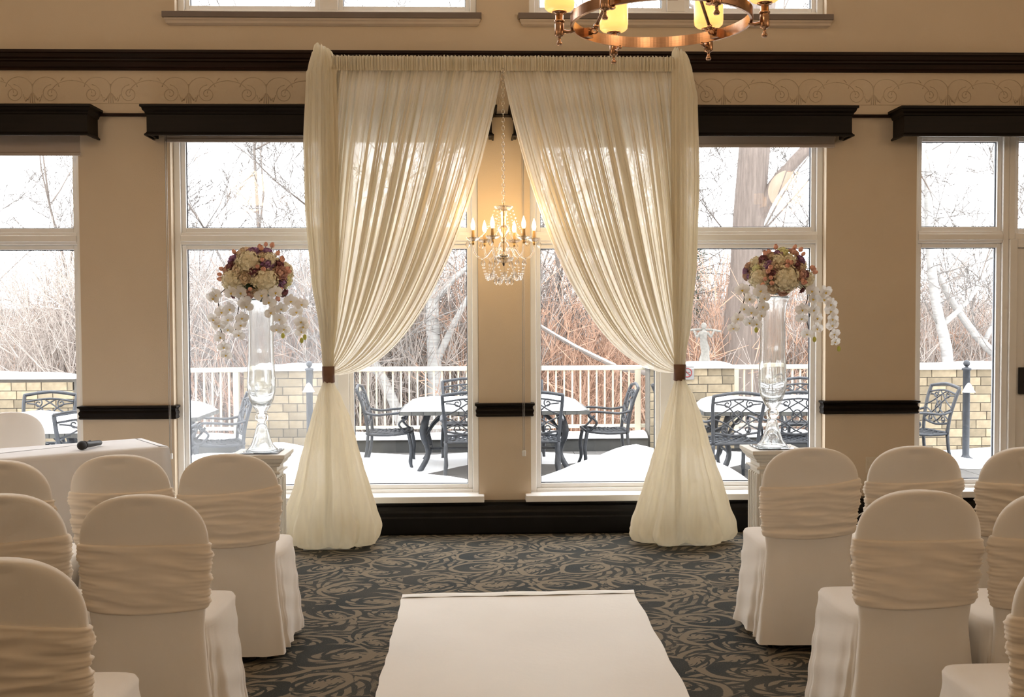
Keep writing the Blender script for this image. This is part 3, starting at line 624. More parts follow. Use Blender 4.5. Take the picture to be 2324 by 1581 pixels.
# ---------------------------------------------------------------- ring chandelier of the room
def ring_chandelier(loc, label):
    t = empty('ring_chandelier', loc); tag(t, label, 'chandelier', 'ring chandeliers of the hall')
    def band(r, z0, z1, th):
        return [[(rr * math.cos(2 * PI * k / 160), rr * math.sin(2 * PI * k / 160), z) for k in range(160)] for rr, z in ((r, z0 + 0.003), (r, z1 - 0.003), (r - 0.003, z1), (r - th, z1), (r - th, z0), (r - 0.003, z0), (r, z0 + 0.003))]
    MB().grid(band(0.425, 0.0, 0.052, 0.014), True).build('ring_band', 'bronze', t, False)
    lm = MB()
    prof = [(0.0, -0.072), (0.012, -0.072), (0.0145, -0.064), (0.008, -0.052), (0.007, -0.034), (0.02, -0.03), (0.022, -0.026), (0.022, 0.028), (0.018, 0.032), (0.025, 0.036), (0.025, 0.043), (0.019, 0.047), (0.019, 0.07), (0.016, 0.074), (0.034, 0.08), (0.036, 0.085), (0.03, 0.088)]
    hold = lm.lathe(prof, 20).mesh('lamp_holder', 'bronze', True)
    shade = MB().lathe([(0.03, 0.089), (0.06, 0.094), (0.07, 0.104), (0.073, 0.125), (0.073, 0.245), (0.069, 0.245), (0.069, 0.125), (0.066, 0.108), (0.03, 0.096)], 32, cap0=False, cap1=False).mesh('lamp_shade', 'shade', True)
    arm = MB().tube(smooth_path([(0.405, 0, -0.004), (0.43, 0, -0.012), (0.455, 0, -0.008), (0.475, 0, 0.002)], 4), 0.009, 8).mesh('lamp_arm', 'bronze', True)
    lk = chain_link_mesh('chain_link', 0.0045, 0.014, 0.012, 'bronze')
    for k in range(6):
        a = R(60 * k - 10); c, s_ = math.cos(a), math.sin(a)
        h = link('lamp_holder', hold, t, (0.478 * c, 0.478 * s_, 0)); link('lamp_shade', shade, t, (0.478 * c, 0.478 * s_, 0))
        ao = link('lamp_arm', arm, t); ao.rotation_euler = (0, 0, a)
    for deg in (38, 142, 268):
        a = R(deg); c, s_ = math.cos(a), math.sin(a)
        rd = MB().tube([(0.355 * c, 0.355 * s_, 0.055), (0.05 * c, 0.05 * s_, 0.60)], 0.008, 8).sphere((0.355 * c, 0.355 * s_, 0.055), 0.014, 8, 6).build('support_rod', 'bronze', t, True)
        bk = MB().box((0.385, -0.022, 0.006), (0.412, 0.022, 0.05)).tube([(0.385, 0, 0.028), (0.374, 0, 0.028)], 0.012, 8).build('bracket', 'bronze', t); bk.rotation_euler = (0, 0, a)
        l = link('chain_link', lk, bk, (0.366, 0, 0.034)); l.rotation_euler = (0, R(70), 0)
    MB().lathe([(0.0, 0.57), (0.05, 0.575), (0.06, 0.60), (0.045, 0.63), (0.015, 0.65), (0.012, 0.75), (0.0, 0.75)], 20).build('hub', 'bronze', t, True)
    MB().tube([(0, 0, 0.75), (0, 0, ZC - loc[2] - 0.02)], 0.008, 8).build('stem', 'bronze', t, True)
    MB().lathe([(0.0, ZC - loc[2] - 0.04), (0.06, ZC - loc[2] - 0.03), (0.075, ZC - loc[2] - 0.002), (0.0, ZC - loc[2] - 0.002)], 20).build('ceiling_rose', 'bronze', t, True)
    for k in range(6):
        a = R(60 * k - 10); li = bpy.data.lights.new('lamp_light', 'POINT'); li.energy = LAMP / 6; li.color = (1.0, 0.75, 0.50); li.shadow_soft_size = 0.06
        lo = bpy.data.objects.new('lamp_light', li); COL.objects.link(lo); lo.parent = t; lo.location = (0.478 * math.cos(a), 0.478 * math.sin(a), 0.30)
    return t
rc = ring_chandelier((0.866, 5.0, 2.872), 'bronze ring chandelier with amber glass shades above the right curtain')
for k, (x, y) in enumerate(((-3.3, 4.0), (4.6, 3.6), (-3.3, -0.6), (0.9, -0.9), (4.6, -0.6))):
    c = dup(rc, None, (x, y, 2.95 if y > 2 else 3.0))
    lamps = [q for q in c.children if q.type == 'LIGHT']
    hl = bpy.data.lights.new('hall_lamp_light', 'POINT'); hl.energy = HALL_LAMP; hl.color = (1.0, 0.75, 0.50); hl.shadow_soft_size = 0.3
    lamps[0].data = hl; lamps[0].location = (0, 0, 0.30)
    for q in lamps[1:]: bpy.data.objects.remove(q)
    c['label'] = ['bronze ring chandelier on the left side of the hall, outside the photo', 'bronze ring chandelier on the right side of the hall, outside the photo', 'bronze ring chandelier behind the camera at the left wall', 'bronze ring chandelier behind the camera over the aisle', 'bronze ring chandelier behind the camera at the right wall'][k]

# ---------------------------------------------------------------- covered chairs
def arch_w(z):
    if z > 0.74: return 0.216 * max(0.0, 1 - ((z - 0.74) / 0.18) ** 2.5) ** 0.4
    return interp([(0.40, 0.19), (0.46, 0.19), (0.54, 0.198), (0.66, 0.211), (0.74, 0.216)], z)[0]
lean = lambda z: -(z - 0.45) * 0.10
def sup(a, n): c = math.cos(a); s = math.sin(a); return (math.copysign(abs(c) ** (2 / n), c), math.copysign(abs(s) ** (2 / n), s))
def back_mesh():
    # stretch cover of the back: one sheet from the rounded top down to the hem behind the seat
    rows = []; zs_ = [0.035 + 0.405 * i / 16 for i in range(16)] + [0.44 + 0.30 * i / 10 for i in range(11)] + [0.74 + 0.18 * math.sin(PI / 2 * i / 16) for i in range(1, 17)]
    for z in zs_:
        low = max(0.0, (0.45 - z) / 0.415)
        w = max(arch_w(z), 0.006) if z > 0.44 else interp([(0.03, 0.234), (0.15, 0.220), (0.30, 0.201), (0.44, 0.190)], z)[0]
        th = 0.030 * min(1, 0.35 + w / 0.12); yr = lean(z) - th if z > 0.45 else -0.030 - 0.036 * low ** 1.1; yf = lean(z) + th if z > 0.45 else 0.03; r = []
        for k in range(72):
            a = 2 * PI * k / 72; cx, cy_ = sup(a, lerp(2.8, 4.5, low)); x = w * cx; y = (yr + yf) / 2 + (yf - yr) / 2 * cy_
            dm = 0.007 * math.exp(-((x / 0.045) ** 2 + ((z - 0.885) / 0.012) ** 2)); y -= math.copysign(dm, cy_)
            if cy_ < 0: y += low * (0.004 * math.sin(13 * x / 0.2 + 1) + 0.003 * math.sin(7 * x / 0.2 + 9 * z))
            r.append((x, y, z))
        rows.append(r)
    return MB().grid(rows, True, False, True).mesh('back_cover', 'cover', True)
def sash_mesh(seed, slope, sag):
    rnd = random.Random(seed); ph = [rnd.uniform(0, 6.28) for _ in range(12)]; rows = []; N = 100; J = 56
    zt = lambda x: 0.752 + slope * x + sag * (x / 0.2) ** 2 + 0.004 * math.sin(9 * x + ph[0])
    zb = lambda x: 0.510 + 0.35 * slope * x + 0.010 * (x / 0.2) ** 2 + 0.004 * math.sin(11 * x + ph[1])
    for j in range(J + 1):
        v = j / J; r = []
        for k in range(N):
            cx, cy_ = sup(2 * PI * k / N, 2.8); z0 = lerp(zb(0.2 * cx), zt(0.2 * cx), v); x = cx
            e = abs(cx)
            f1 = math.sin(2 * PI * 5.2 * v + 1.5 * math.sin(2.2 * cx + ph[2]) + ph[3]); f2 = math.sin(2 * PI * 8.7 * v + 1.1 * math.sin(3.1 * cx + ph[4]) + 1.5 * cx + ph[5])
            f3 = math.sin(2 * PI * 17 * v + 2.0 * math.sin(4 * cx + ph[6]) + ph[7])
            q1 = noise.noise(Vector((cx * 0.9 + seed * 7, v * 5.5 + 0.5 * math.sin(1.6 * cx + ph[2]), seed + (0 if cy_ < 0 else 9)))); q2 = noise.noise(Vector((cx * 1.4 + seed * 3, v * 12 + 0.9 * math.sin(2.1 * cx + ph[4]) + 0.8 * cx, 4.0 + seed)))
            f = 0.011 * (0.55 - abs(q1) * 1.6) + 0.008 * q2 * (0.35 + 0.65 * e) + 0.002 * f3 * e ** 4
            f = 0.0095 + f * min(1, v * 9, (1 - v) * 9) - 0.0045 * (1 if j in (0, J) else 0)
            w = arch_w(z0); px = w * cx; py = 0.030 * cy_; nx, ny = cx * 0.6, cy_
            l = math.hypot(nx, ny) or 1
            r.append((px + f * nx / l, py + f * ny / l + lean(z0), z0))
        rows.append(r)
    inner = [[(p[0] * 0.97, lean(p[2]) + (p[1] - lean(p[2])) * 0.8, p[2]) for p in rr] for rr in (rows[0], rows[-1])]
    return MB().grid([inner[0]] + rows + [inner[1]], True).mesh('sash', 'sash', True)
def skirt_mesh(seed):
    rnd = random.Random(seed); ph = [rnd.uniform(0, 6.28) for _ in range(10)]; rows = []; N = 180
    for j in range(27):
        z = lerp(0.035, 0.455, j / 26); g = max(0.0, 1 - (z - 0.035) / 0.42); r = []
        hx = 0.205 + 0.035 * g ** 1.1; yb = -0.012 - 0.03 * g; yf = 0.435 + 0.035 * g ** 1.2
        for k in range(N):
            a = 2 * PI * k / N; cx, cy_ = sup(a, lerp(7, 4.5, g))
            tp = lerp(0.93, 1.04, min(1, (cy_ + 1) * 1.1)); x = hx * cx * tp; y = (yb + yf) / 2 + (yf - yb) / 2 * cy_
            side = max(0, min(1, (abs(cx) - 0.75) * 5))
            f = g ** 1.3 * (0.011 * math.sin(9 * a + ph[0]) + 0.009 * side * math.sin(26 * a + ph[1]) + 0.006 * math.sin(17 * a + ph[2]) + 0.006 * side * math.sin(41 * a + ph[3] + 2 * g)) * (0.35 + 0.65 * side)
            f += 0.0025 * side * math.sin(60 * (z + 0.3 * y) + ph[4])
            l = math.hypot(cx, cy_) or 1
            r.append((x + f * cx / l, y + f * cy_ / l, z + (0.008 * math.sin(3 * a + ph[5]) if j == 0 else 0)))
        rows.append(r)
    for q, z in ((0.97, 0.468), (0.85, 0.474), (0.55, 0.478), (0.2, 0.479)):
        rows.append([(p[0] * q, 0.205 + (p[1] - 0.205) * q, z) for p in rows[26]])
    return MB().grid(rows, True, False, True).mesh('seat_skirt', 'cover', True)
BACK = back_mesh(); SKIRTS = [skirt_mesh(k) for k in range(4)]; SASHES = [sash_mesh(1, 0.06, 0.012), sash_mesh(2, -0.03, 0.0), sash_mesh(3, 0.03, 0.016), sash_mesh(4, -0.07, 0.004), sash_mesh(5, 0.11, 0.01)]
LEG = MB().tube([(0, 0, 0), (0, 0, 0.44)], [0.010, 0.013], 8).mesh('leg', 'black', True)
def chair(x, y, label, sash=0, skirt=0, rz=0.0, group='white covered chairs set in rows'):
    t = empty('banquet_chair', (x, y, 0), rz); tag(t, label, 'chair', group)
    link('back_cover', BACK, t); link('seat_skirt', SKIRTS[skirt], t)
    if sash is not None: tag(link('sash', SASHES[sash], t), 'ivory ruched sash')
    for lx, ly in ((-0.165, 0.02), (0.165, 0.02), (-0.165, 0.37), (0.165, 0.37)): link('leg', LEG, t, (lx, ly, 0))
    return t
DYB = 0.05
chair(-1.088, 4.60 + DYB, 'white covered chair on the left aisle in the front row, beside the left pedestal', 4, 0, R(1))
chair(-1.553, 4.60 + DYB, 'white covered chair second from the aisle in the left front row, before the table end', 2, 1, R(0))
chair(-2.005, 4.46 + DYB, 'white covered chair at the photo edge in the left front row, beside the table', 1, 2, R(-2))
chair(-1.135, 3.58 + DYB, 'white covered chair on the left aisle in the second row, whole back in view', 1, 3, R(0))
chair(-1.622, 3.62 + DYB, 'white covered chair left of another in the left second row, cut by the photo edge', 0, 0, R(0))
chair(-1.205, 2.66 + DYB, 'nearest white covered chair on the left, low in the photo corner', 3, 1, R(0))
chair(1.485, 4.65 + DYB, 'white covered chair on the right aisle in the front row, before the right pedestal', 4, 2, R(-2))
chair(1.963, 4.67 + DYB, 'white covered chair second from the aisle in the right front row', 2, 3, R(0))
chair(2.435, 4.60 + DYB, 'white covered chair third from the aisle in the right front row', 3, 0, R(2))
chair(1.497, 3.52 + DYB, 'white covered chair on the right aisle in the second row, whole back in view', 1, 1, R(0))
chair(1.945, 3.47 + DYB, 'white covered chair in the right second row, cut by the photo edge', 3, 2, R(0))
chair(1.578, 2.62 + DYB, 'nearest white covered chair on the right, only its seat corner in the photo', 0, 3, R(0))
chair(-2.90, 6.62, 'plain white covered chair without a sash behind the white table', None, 2, R(-142), 'chairs at the white table')

# ---------------------------------------------------------------- table with cloth, microphone
t = empty('signing_table', (-1.80, 6.175, 0), 0.0); tag(t, 'table under a white floor-length cloth left of the front row', 'table')
a = Vector((-0.826, -0.564)); b = Vector((-0.564, 0.826)); Lg, Wd = 1.75, 0.50
def cloth_ring(off, z, fold=0.0, n=40):
    pts = []; cs = [(0, 0), (Lg, 0), (Lg, Wd), (0, Wd)]
    for i in range(4):
        p, q = cs[i], cs[(i + 1) % 4]
        for k in range(n):
            s = k / n; u = lerp(p[0], q[0], s); w = lerp(p[1], q[1], s)
            nx = (-1 if u <= 0.0 else 1 if u >= Lg else 0); nyy = (-1 if w <= 0 else 1 if w >= Wd else 0)
            f = off + fold * (math.sin(s * 40 + i) + 0.5 * math.sin(s * 83 + 2 * i))
            cr = max(0, 1 - min(s, 1 - s) * 14); u2 = u + nx * f; w2 = w + nyy * f
            P = a * u2 + b * w2; pts.append((P.x, P.y, z))
    return pts
rows = [cloth_ring(0.05, 0.02, 0.016), cloth_ring(0.035, 0.3, 0.010), cloth_ring(0.015, 0.6, 0.004), cloth_ring(0.006, 0.735), cloth_ring(0.004, 0.752), cloth_ring(-0.004, 0.76), cloth_ring(-0.05, 0.762)]
MB().grid(rows, True, False, True).build('table_cloth', 'linen', t, True)
def tp(u, w, z): P = a * u + b * w; return (P.x, P.y, z)
mbt = MB(); q = [tp(0.02, 0.02, 0.715), tp(Lg - 0.02, 0.02, 0.715), tp(Lg - 0.02, Wd - 0.02, 0.715), tp(0.02, Wd - 0.02, 0.715)]
mbt.add(q + [(p[0], p[1], 0.75) for p in q], [(0, 1, 2, 3), (7, 6, 5, 4), (0, 4, 5, 1), (1, 5, 6, 2), (2, 6, 7, 3), (3, 7, 4, 0)]).build('table_top', 'darkwood', t)
for u in (0.1, Lg - 0.1):
    for w in (0.06, Wd - 0.06): p = tp(u, w, 0); MB().tube([p, (p[0], p[1], 0.715)], 0.018, 8).build('leg', 'black', t, True)
mp = empty('microphone', (-2.218, 6.07, 0.7635)); tag(mp, 'black handheld microphone lying on the white table', 'microphone')
dv = Vector((0.035, 0.2, 0)).normalized(); P = lambda s, z: (dv.x * s, dv.y * s, z)
MB().tube([P(-0.045, 0.026), P(-0.03, 0.026), P(0.06, 0.021), P(0.12, 0.018), P(0.125, 0.018)], [0.019, 0.019, 0.0165, 0.015, 0.012], 16).build('handle', 'black', mp, True)
MB().sphere((P(-0.072, 0.0265)), 0.0262, 16, 10).build('grille', 'grille', mp, True)
MB().tube([P(-0.052, 0.0262), P(-0.044, 0.0262)], 0.0235, 16).build('grille_ring', 'grille', mp, True)
MB().sphere((dv.x * 0.01, dv.y * 0.01, 0.043), 0.007, 8, 5, (1, 1.6, 0.4)).build('switch', 'grille', mp, True)

# ---------------------------------------------------------------- pedestals, vases, flowers
# offsets in metres (right, up) of the blooms from the middle of each dome
FLOWERS_L = dict(
    h=[(-0.158, -0.026, 0.071), (-0.042, 0.1, 0.071), (0.081, -0.026, 0.071), (0.2, -0.036, 0.043, 'g'), (0.1, 0.116, 0.052), (-0.123, 0.102, 0.033), (-0.217, -0.021, 0.028), (0.001, -0.021, 0.033)],
    r=[(-0.099, 0.038, 0.034, 'c'), (-0.054, -0.012, 0.028, 'c'), (-0.08, 0.156, 0.038, 'c'), (-0.016, 0.156, 0.036, 'l'), (0.067, 0.164, 0.028, 'l'), (0.088, 0.081, 0.031, 'l'), (0.178, -0.036, 0.027, 'l'), (0.15, 0.081, 0.027, 'm'), (0.01, 0.031, 0.027, 'm'), (-0.158, 0.116, 0.027, 'l'), (-0.163, 0.069, 0.026, 'm'), (-0.168, -0.107, 0.027, 'm'), (0.174, -0.107, 0.022, 'm'), (0.162, 0.021, 0.037, 'p'), (-0.194, 0.045, 0.027, 'p'), (-0.037, -0.114, 0.024, 'p'), (0.005, -0.104, 0.023, 'c'), (-0.142, 0.149, 0.021, 'p'), (0.048, 0.135, 0.024, 'c')],
    b=[(0.046, 0.204), (0.084, 0.199), (0.034, 0.175), (0.02, 0.187), (0.133, 0.145), (0.159, 0.116), (0.164, 0.102), (0.053, 0.102), (0.029, 0.059), (0.065, 0.043), (0.195, 0.05), (0.205, 0.031), (-0.217, 0.05), (-0.232, 0.017), (0.157, -0.078), (0.133, -0.135), (-0.142, 0.156), (-0.018, -0.078), (-0.227, -0.012)],
    l=[(0.02, -0.145, 0.043), (-0.094, -0.135, 0.028), (-0.042, 0.045, 0.038), (-0.047, -0.055, 0.038), (0.162, -0.121, 0.024), (0.043, 0.116, 0.028), (-0.108, 0.13, 0.024), (0.114, 0.04, 0.028)],
    s=[[(-0.208, -0.102), (-0.227, -0.121), (-0.189, -0.202), (-0.232, -0.244), (-0.208, -0.277), (-0.203, -0.344), (-0.189, -0.401), (-0.18, -0.448)], [(-0.123, -0.092), (-0.056, -0.145), (-0.137, -0.183), (-0.075, -0.235), (-0.156, -0.244), (-0.089, -0.277), (-0.161, -0.301), (-0.104, -0.334)], [(-0.07, -0.092), (-0.042, -0.168)], [(0.048, -0.107), (0.086, -0.145), (0.095, -0.206), (0.148, -0.183), (0.138, -0.244), (0.119, -0.301), (0.157, -0.301)], [(0.129, -0.092), (0.209, -0.14), (0.266, -0.159), (0.238, -0.202), (0.257, -0.258), (0.266, -0.287), (0.257, -0.315)]],
    t=[(0.155, -0.339), (0.28, -0.348), (0.261, -0.367)])
FLOWERS_R = dict(
    h=[(-0.164, -0.027, 0.059), (0.014, -0.032, 0.078), (0.188, -0.041, 0.055), (-0.032, 0.098, 0.046), (0.051, 0.096, 0.046), (0.014, 0.156, 0.041, 'g'), (-0.178, 0.037, 0.032, 'g'), (-0.123, 0.073, 0.032), (0.161, 0.069, 0.032)],
    r=[(-0.027, 0.137, 0.021, 'l'), (-0.1, 0.062, 0.022, 'l'), (0.126, 0.096, 0.025, 'l'), (-0.064, 0.002, 0.024, 'm'), (0.085, 0.062, 0.024, 'm'), (0.156, -0.009, 0.023, 'm'), (-0.21, -0.014, 0.013, 'l'), (0.083, 0.144, 0.027, 'p'), (0.115, 0.0, 0.03, 'p'), (-0.052, 0.05, 0.03, 'c'), (-0.07, -0.096, 0.027, 'c'), (0.117, 0.043, 0.023, 'c'), (0.0, -0.107, 0.03, 'p'), (-0.125, 0.101, 0.023, 'm'), (0.142, -0.105, 0.016, 'm'), (-0.077, 0.121, 0.021, 'c')],
    b=[(0.01, 0.05), (0.037, 0.071), (0.014, 0.078), (-0.105, 0.018), (-0.091, 0.041), (-0.089, -0.023), (-0.121, -0.03), (-0.132, -0.064), (-0.082, -0.055), (0.131, -0.05), (0.113, -0.041), (-0.036, 0.172), (0.092, 0.172), (0.131, 0.156), (0.135, 0.126), (0.19, 0.043), (0.22, 0.014), (0.202, 0.032), (-0.086, 0.142), (-0.109, 0.133), (0.119, -0.055)],
    l=[(-0.013, -0.078, 0.037), (0.051, 0.046, 0.037), (0.106, -0.073, 0.027), (-0.096, -0.009, 0.027), (0.147, 0.064, 0.023)],
    s=[[(-0.247, -0.091), (-0.205, -0.142), (-0.233, -0.197), (-0.265, -0.256), (-0.288, -0.311)], [(-0.141, -0.096), (-0.119, -0.137), (-0.123, -0.188), (-0.183, -0.22), (-0.128, -0.238), (-0.187, -0.279), (-0.146, -0.288)], [(0.156, -0.096), (0.165, -0.142), (0.11, -0.206), (0.179, -0.206), (0.202, -0.256), (0.119, -0.256), (0.211, -0.316), (0.156, -0.348)], [(0.234, -0.105), (0.238, -0.146), (0.275, -0.174), (0.284, -0.215), (0.293, -0.261), (0.298, -0.297), (0.312, -0.348), (0.321, -0.393)]],
    t=[(-0.153, -0.323), (0.19, -0.38), (0.334, -0.435)])
def pedestal(x, y, label):
    t = empty('pedestal', (x, y, 0)); tag(t, label, 'pedestal', 'cream pedestals')
    def sq(mb, pr): rows = [[(-w, -w, z), (w, -w, z), (w, w, z), (-w, w, z)] for w, z in pr]; mb.grid(rows, True, True, True); return mb
    sq(MB(), [(0.12, 0.64), (0.128, 0.648), (0.128, 0.656), (0.142, 0.668), (0.15, 0.685), (0.158, 0.69), (0.158, 0.712)]).build('cap', 'pedestal', t, bevel=0.002)
    sq(MB(), [(0.15, 0.0), (0.15, 0.06), (0.142, 0.068), (0.135, 0.085), (0.125, 0.095), (0.12, 0.11)]).build('base', 'pedestal', t, bevel=0.002)
    sq(MB(), [(0.104, 0.10), (0.104, 0.65)]).build('shaft', 'pedestal', t)
    sq(MB(), [(0.118, 0.595), (0.126, 0.60), (0.126, 0.607), (0.118, 0.612)]).build('neck_moulding', 'pedestal', t)
    fm = MB().prism([(-0.012, 0.13), (-0.016, 0.135), (-0.016, 0.565), (-0.012, 0.57), (0, 0.57), (0, 0.13)], -0.0075, 0.0075).mesh('fluting_rib', 'pedestal')
    for f in range(4):
        for k in range(5):
            u = -0.088 + 0.044 * k; ang = PI / 2 * f; r = link('fluting_rib', fm, t, (u * math.cos(ang) + 0.104 * math.sin(ang), u * math.sin(ang) - 0.104 * math.cos(ang), 0)); r.rotation_euler = (0, 0, ang)
    return t
def vase(x, y, z, h, label):
    t = empty('glass_vase', (x, y, z)); tag(t, label, 'vase', 'tall glass trumpet vases'); k = h / 0.9
    outer = [(0.088, 0.006), (0.094, 0.010), (0.088, 0.018), (0.064, 0.045), (0.05, 0.085), (0.038, 0.13), (0.028, 0.165), (0.022, 0.176), (0.035, 0.19), (0.040, 0.205), (0.034, 0.222), (0.026, 0.23), (0.034, 0.243), (0.05, 0.265), (0.07, 0.31), (0.0815, 0.36), (0.084, 0.41), (0.080, 0.47), (0.0755, 0.55), (0.0735, 0.64), (0.0735, 0.74), (0.0755, 0.80), (0.083, 0.85), (0.096, 0.885), (0.102, 0.90)]
    inner = [(0.098, 0.90), (0.091, 0.882), (0.079, 0.848), (0.0715, 0.80), (0.0693, 0.74), (0.0693, 0.64), (0.071, 0.55), (0.0755, 0.47), (0.079, 0.41), (0.076, 0.36), (0.063, 0.315), (0.04, 0.285), (0.012, 0.272)]
    foot_in = [(0.012, 0.17), (0.022, 0.155), (0.033, 0.127), (0.045, 0.084), (0.058, 0.046), (0.08, 0.02), (0.086, 0.012)]
    MB().lathe([(r, zz * k) for r, zz in foot_in + outer[1:] + inner], 48, cap0=True).build('vase_body', 'vase', t, True)
    MB().grid([[(w * sx, w * sy, zz) for sx, sy in ((-1, -1), (1, -1), (1, 1), (-1, 1))] for w, zz in ((0.108, 0.0), (0.11, 0.001), (0.11, 0.006), (0.098, 0.009))], True, True, True).build('vase_foot', 'vase', t)
    return t
def petal(mb, base, out, up, w, l, curl, cup, n=4, m=3, mi=0):
    # a curved, cupped petal: grows from base along `out`, bends towards `up`
    out = out.normalized(); up = (up - out * up.dot(out)).normalized(); side = out.cross(up); rows = []
    for i in range(n + 1):
        s = i / n; ww = w * math.sin(PI * (0.12 + 0.80 * s)) ** 0.7; c = base + out * (l * s * math.cos(curl * s)) + up * (l * s * math.sin(curl * s))
        rows.append([c + side * (ww * q) + up * (cup * w * q * q) for q in [(-1 + 2 * k / m) for k in range(m + 1)]])
    mb.grid(rows, mi=mi)
def rose_mesh(name, mt, seed):
    rnd = random.Random(seed); mb = MB(); mb.sphere((0, 0, 0.2), 0.32, 10, 6, (1, 1, 1.25))
    for ring, (nn, r0, l, tilt) in enumerate(((3, 0.06, 0.62, 1.45), (4, 0.12, 0.72, 1.25), (5, 0.18, 0.85, 1.0), (6, 0.2, 0.95, 0.72), (6, 0.2, 1.0, 0.45))):
        for k in range(nn):
            a = 2 * PI * (k / nn) + ring * 0.7 + rnd.uniform(-.15, .15); rad = Vector((math.cos(a), math.sin(a), 0)); upv = Vector((0, 0, 1))
            o = rad * math.cos(tilt) + upv * math.sin(tilt)
            petal(mb, rad * r0 - upv * (0.15 + 0.05 * ring), o, upv if ring < 3 else upv - rad * 0.4, 0.36 + 0.06 * ring, l, -0.15 if ring > 2 else 0.25, 0.55, 4, 4)
    return mb.mesh(name, mt, True)
def hydrangea_mesh(name, mt, seed):
    rnd = random.Random(seed); mb = MB(); mb.sphere((0, 0, 0), 0.84, 12, 8); N = 130; ga = PI * (3 - 5 ** 0.5)
    for i in range(N):
        zz = 1 - 2 * (i + 0.5) / N; r = math.sqrt(1 - zz * zz); n = Vector((r * math.cos(ga * i), r * math.sin(ga * i), zz))
        n = (n + Vector([rnd.uniform(-.16, .16) for _ in range(3)])).normalized(); c = n * rnd.uniform(0.84, 0.98); u = n.orthogonal().normalized(); a0 = rnd.uniform(0, 1.6)
        w = n.cross(u)
        for k in range(4):
            a = a0 + PI / 2 * k; d = u * math.cos(a) + w * math.sin(a); s = d.cross(n); L = rnd.uniform(0.15, 0.2); lift = rnd.uniform(0.02, 0.09)
            mb.add([c, c + d * L * 0.55 + s * L * 0.5 + n * lift, c + d * L * 1.05 + n * lift * 1.1, c + d * L * 0.55 - s * L * 0.5 + n * lift * 0.6], [(0, 1, 2, 3)])
    return mb.mesh(name, mt, False)
def orchid_mesh(seed):
    rnd = random.Random(seed); mb = MB(); Z = Vector((0, 0, 1))      # bloom faces +z, its top is +y
    for a, w, l in ((90, 0.36, 0.9), (215, 0.34, 0.85), (325, 0.34, 0.85)):
        d = Vector((math.cos(R(a)), math.sin(R(a)), 0)); petal(mb, d * 0.06, d, Z, w, l, rnd.uniform(-0.25, 0.1), 0.3, 5, 4)
    for a in (8, 172):
        d = Vector((math.cos(R(a)), math.sin(R(a)), 0)); petal(mb, d * 0.05 + Z * 0.04, d, Z, 0.58, 0.98, rnd.uniform(0, 0.3), 0.22, 5, 4)
    mb.sphere((0, 0.02, 0.14), 0.09, 6, 4, (1, 1, 1.3)); mb.sphere((0, -0.14, 0.16), 0.13, 6, 4, (0.8, 1.3, 0.8), 1); mb.sphere((0.12, -0.06, 0.16), 0.07, 5, 3, mi=1); mb.sphere((-0.12, -0.06, 0.16), 0.07, 5, 3, mi=1)
    return mb.mesh('orchid_bloom', ['orchid', 'orchid_lip'], True)
ROSE = {k: [rose_mesh('rose', m, s) for s in (1, 2)] for k, m in (('c', 'rose_cream'), ('p', 'rose_pink'), ('l', 'rose_lav'), ('m', 'rose_mauve'))}
HYD = {'': hydrangea_mesh('hydrangea', 'hyd', 1), 'g': hydrangea_mesh('hydrangea', 'hyd_green', 2)}
ORC = [orchid_mesh(k) for k in range(3)]
bm_ = MB(); bm_.sphere((0, 0, 0), 0.9, 10, 7, (1, 1, 1.05))
for k in range(5):
    a = 2 * PI * k / 5; petal(bm_, Vector((0.55 * math.cos(a), 0.55 * math.sin(a), -0.7)), Vector((0.35 * math.cos(a), 0.35 * math.sin(a), 1)), Vector((-math.cos(a), -math.sin(a), 0.2)), 0.6, 1.75, 0.35, 0.5, 4, 3)
bm_.tube([(0, 0, -0.8), (0.1, 0, -2.4), (0, 0.1, -4.2)], 0.13, 5, mi=1); BUD = bm_.mesh('rose_bud', ['bud', 'stem'], True)
lf = MB(); petal(lf, Vector((0, 0, 0)), Vector((1, 0, 0)), Vector((0, 0, 1)), 0.45, 1.6, -0.35, -0.25, 6, 4); LEAF = lf.mesh('leaf', 'leaf', True)
OBUD = MB().sphere((0, 0, 0), 1.0, 10, 7, (0.8, 0.8, 1.2)).mesh('orchid_bud', 'orchid_bud', True)
def orient(o, n, roll, s):
    o.rotation_mode = 'QUATERNION'; q = Vector(n).to_track_quat('Z', 'Y'); from_roll = Matrix.Rotation(roll, 3, 'Z').to_quaternion(); o.rotation_quaternion = q @ from_roll; o.scale = (s, s, s)
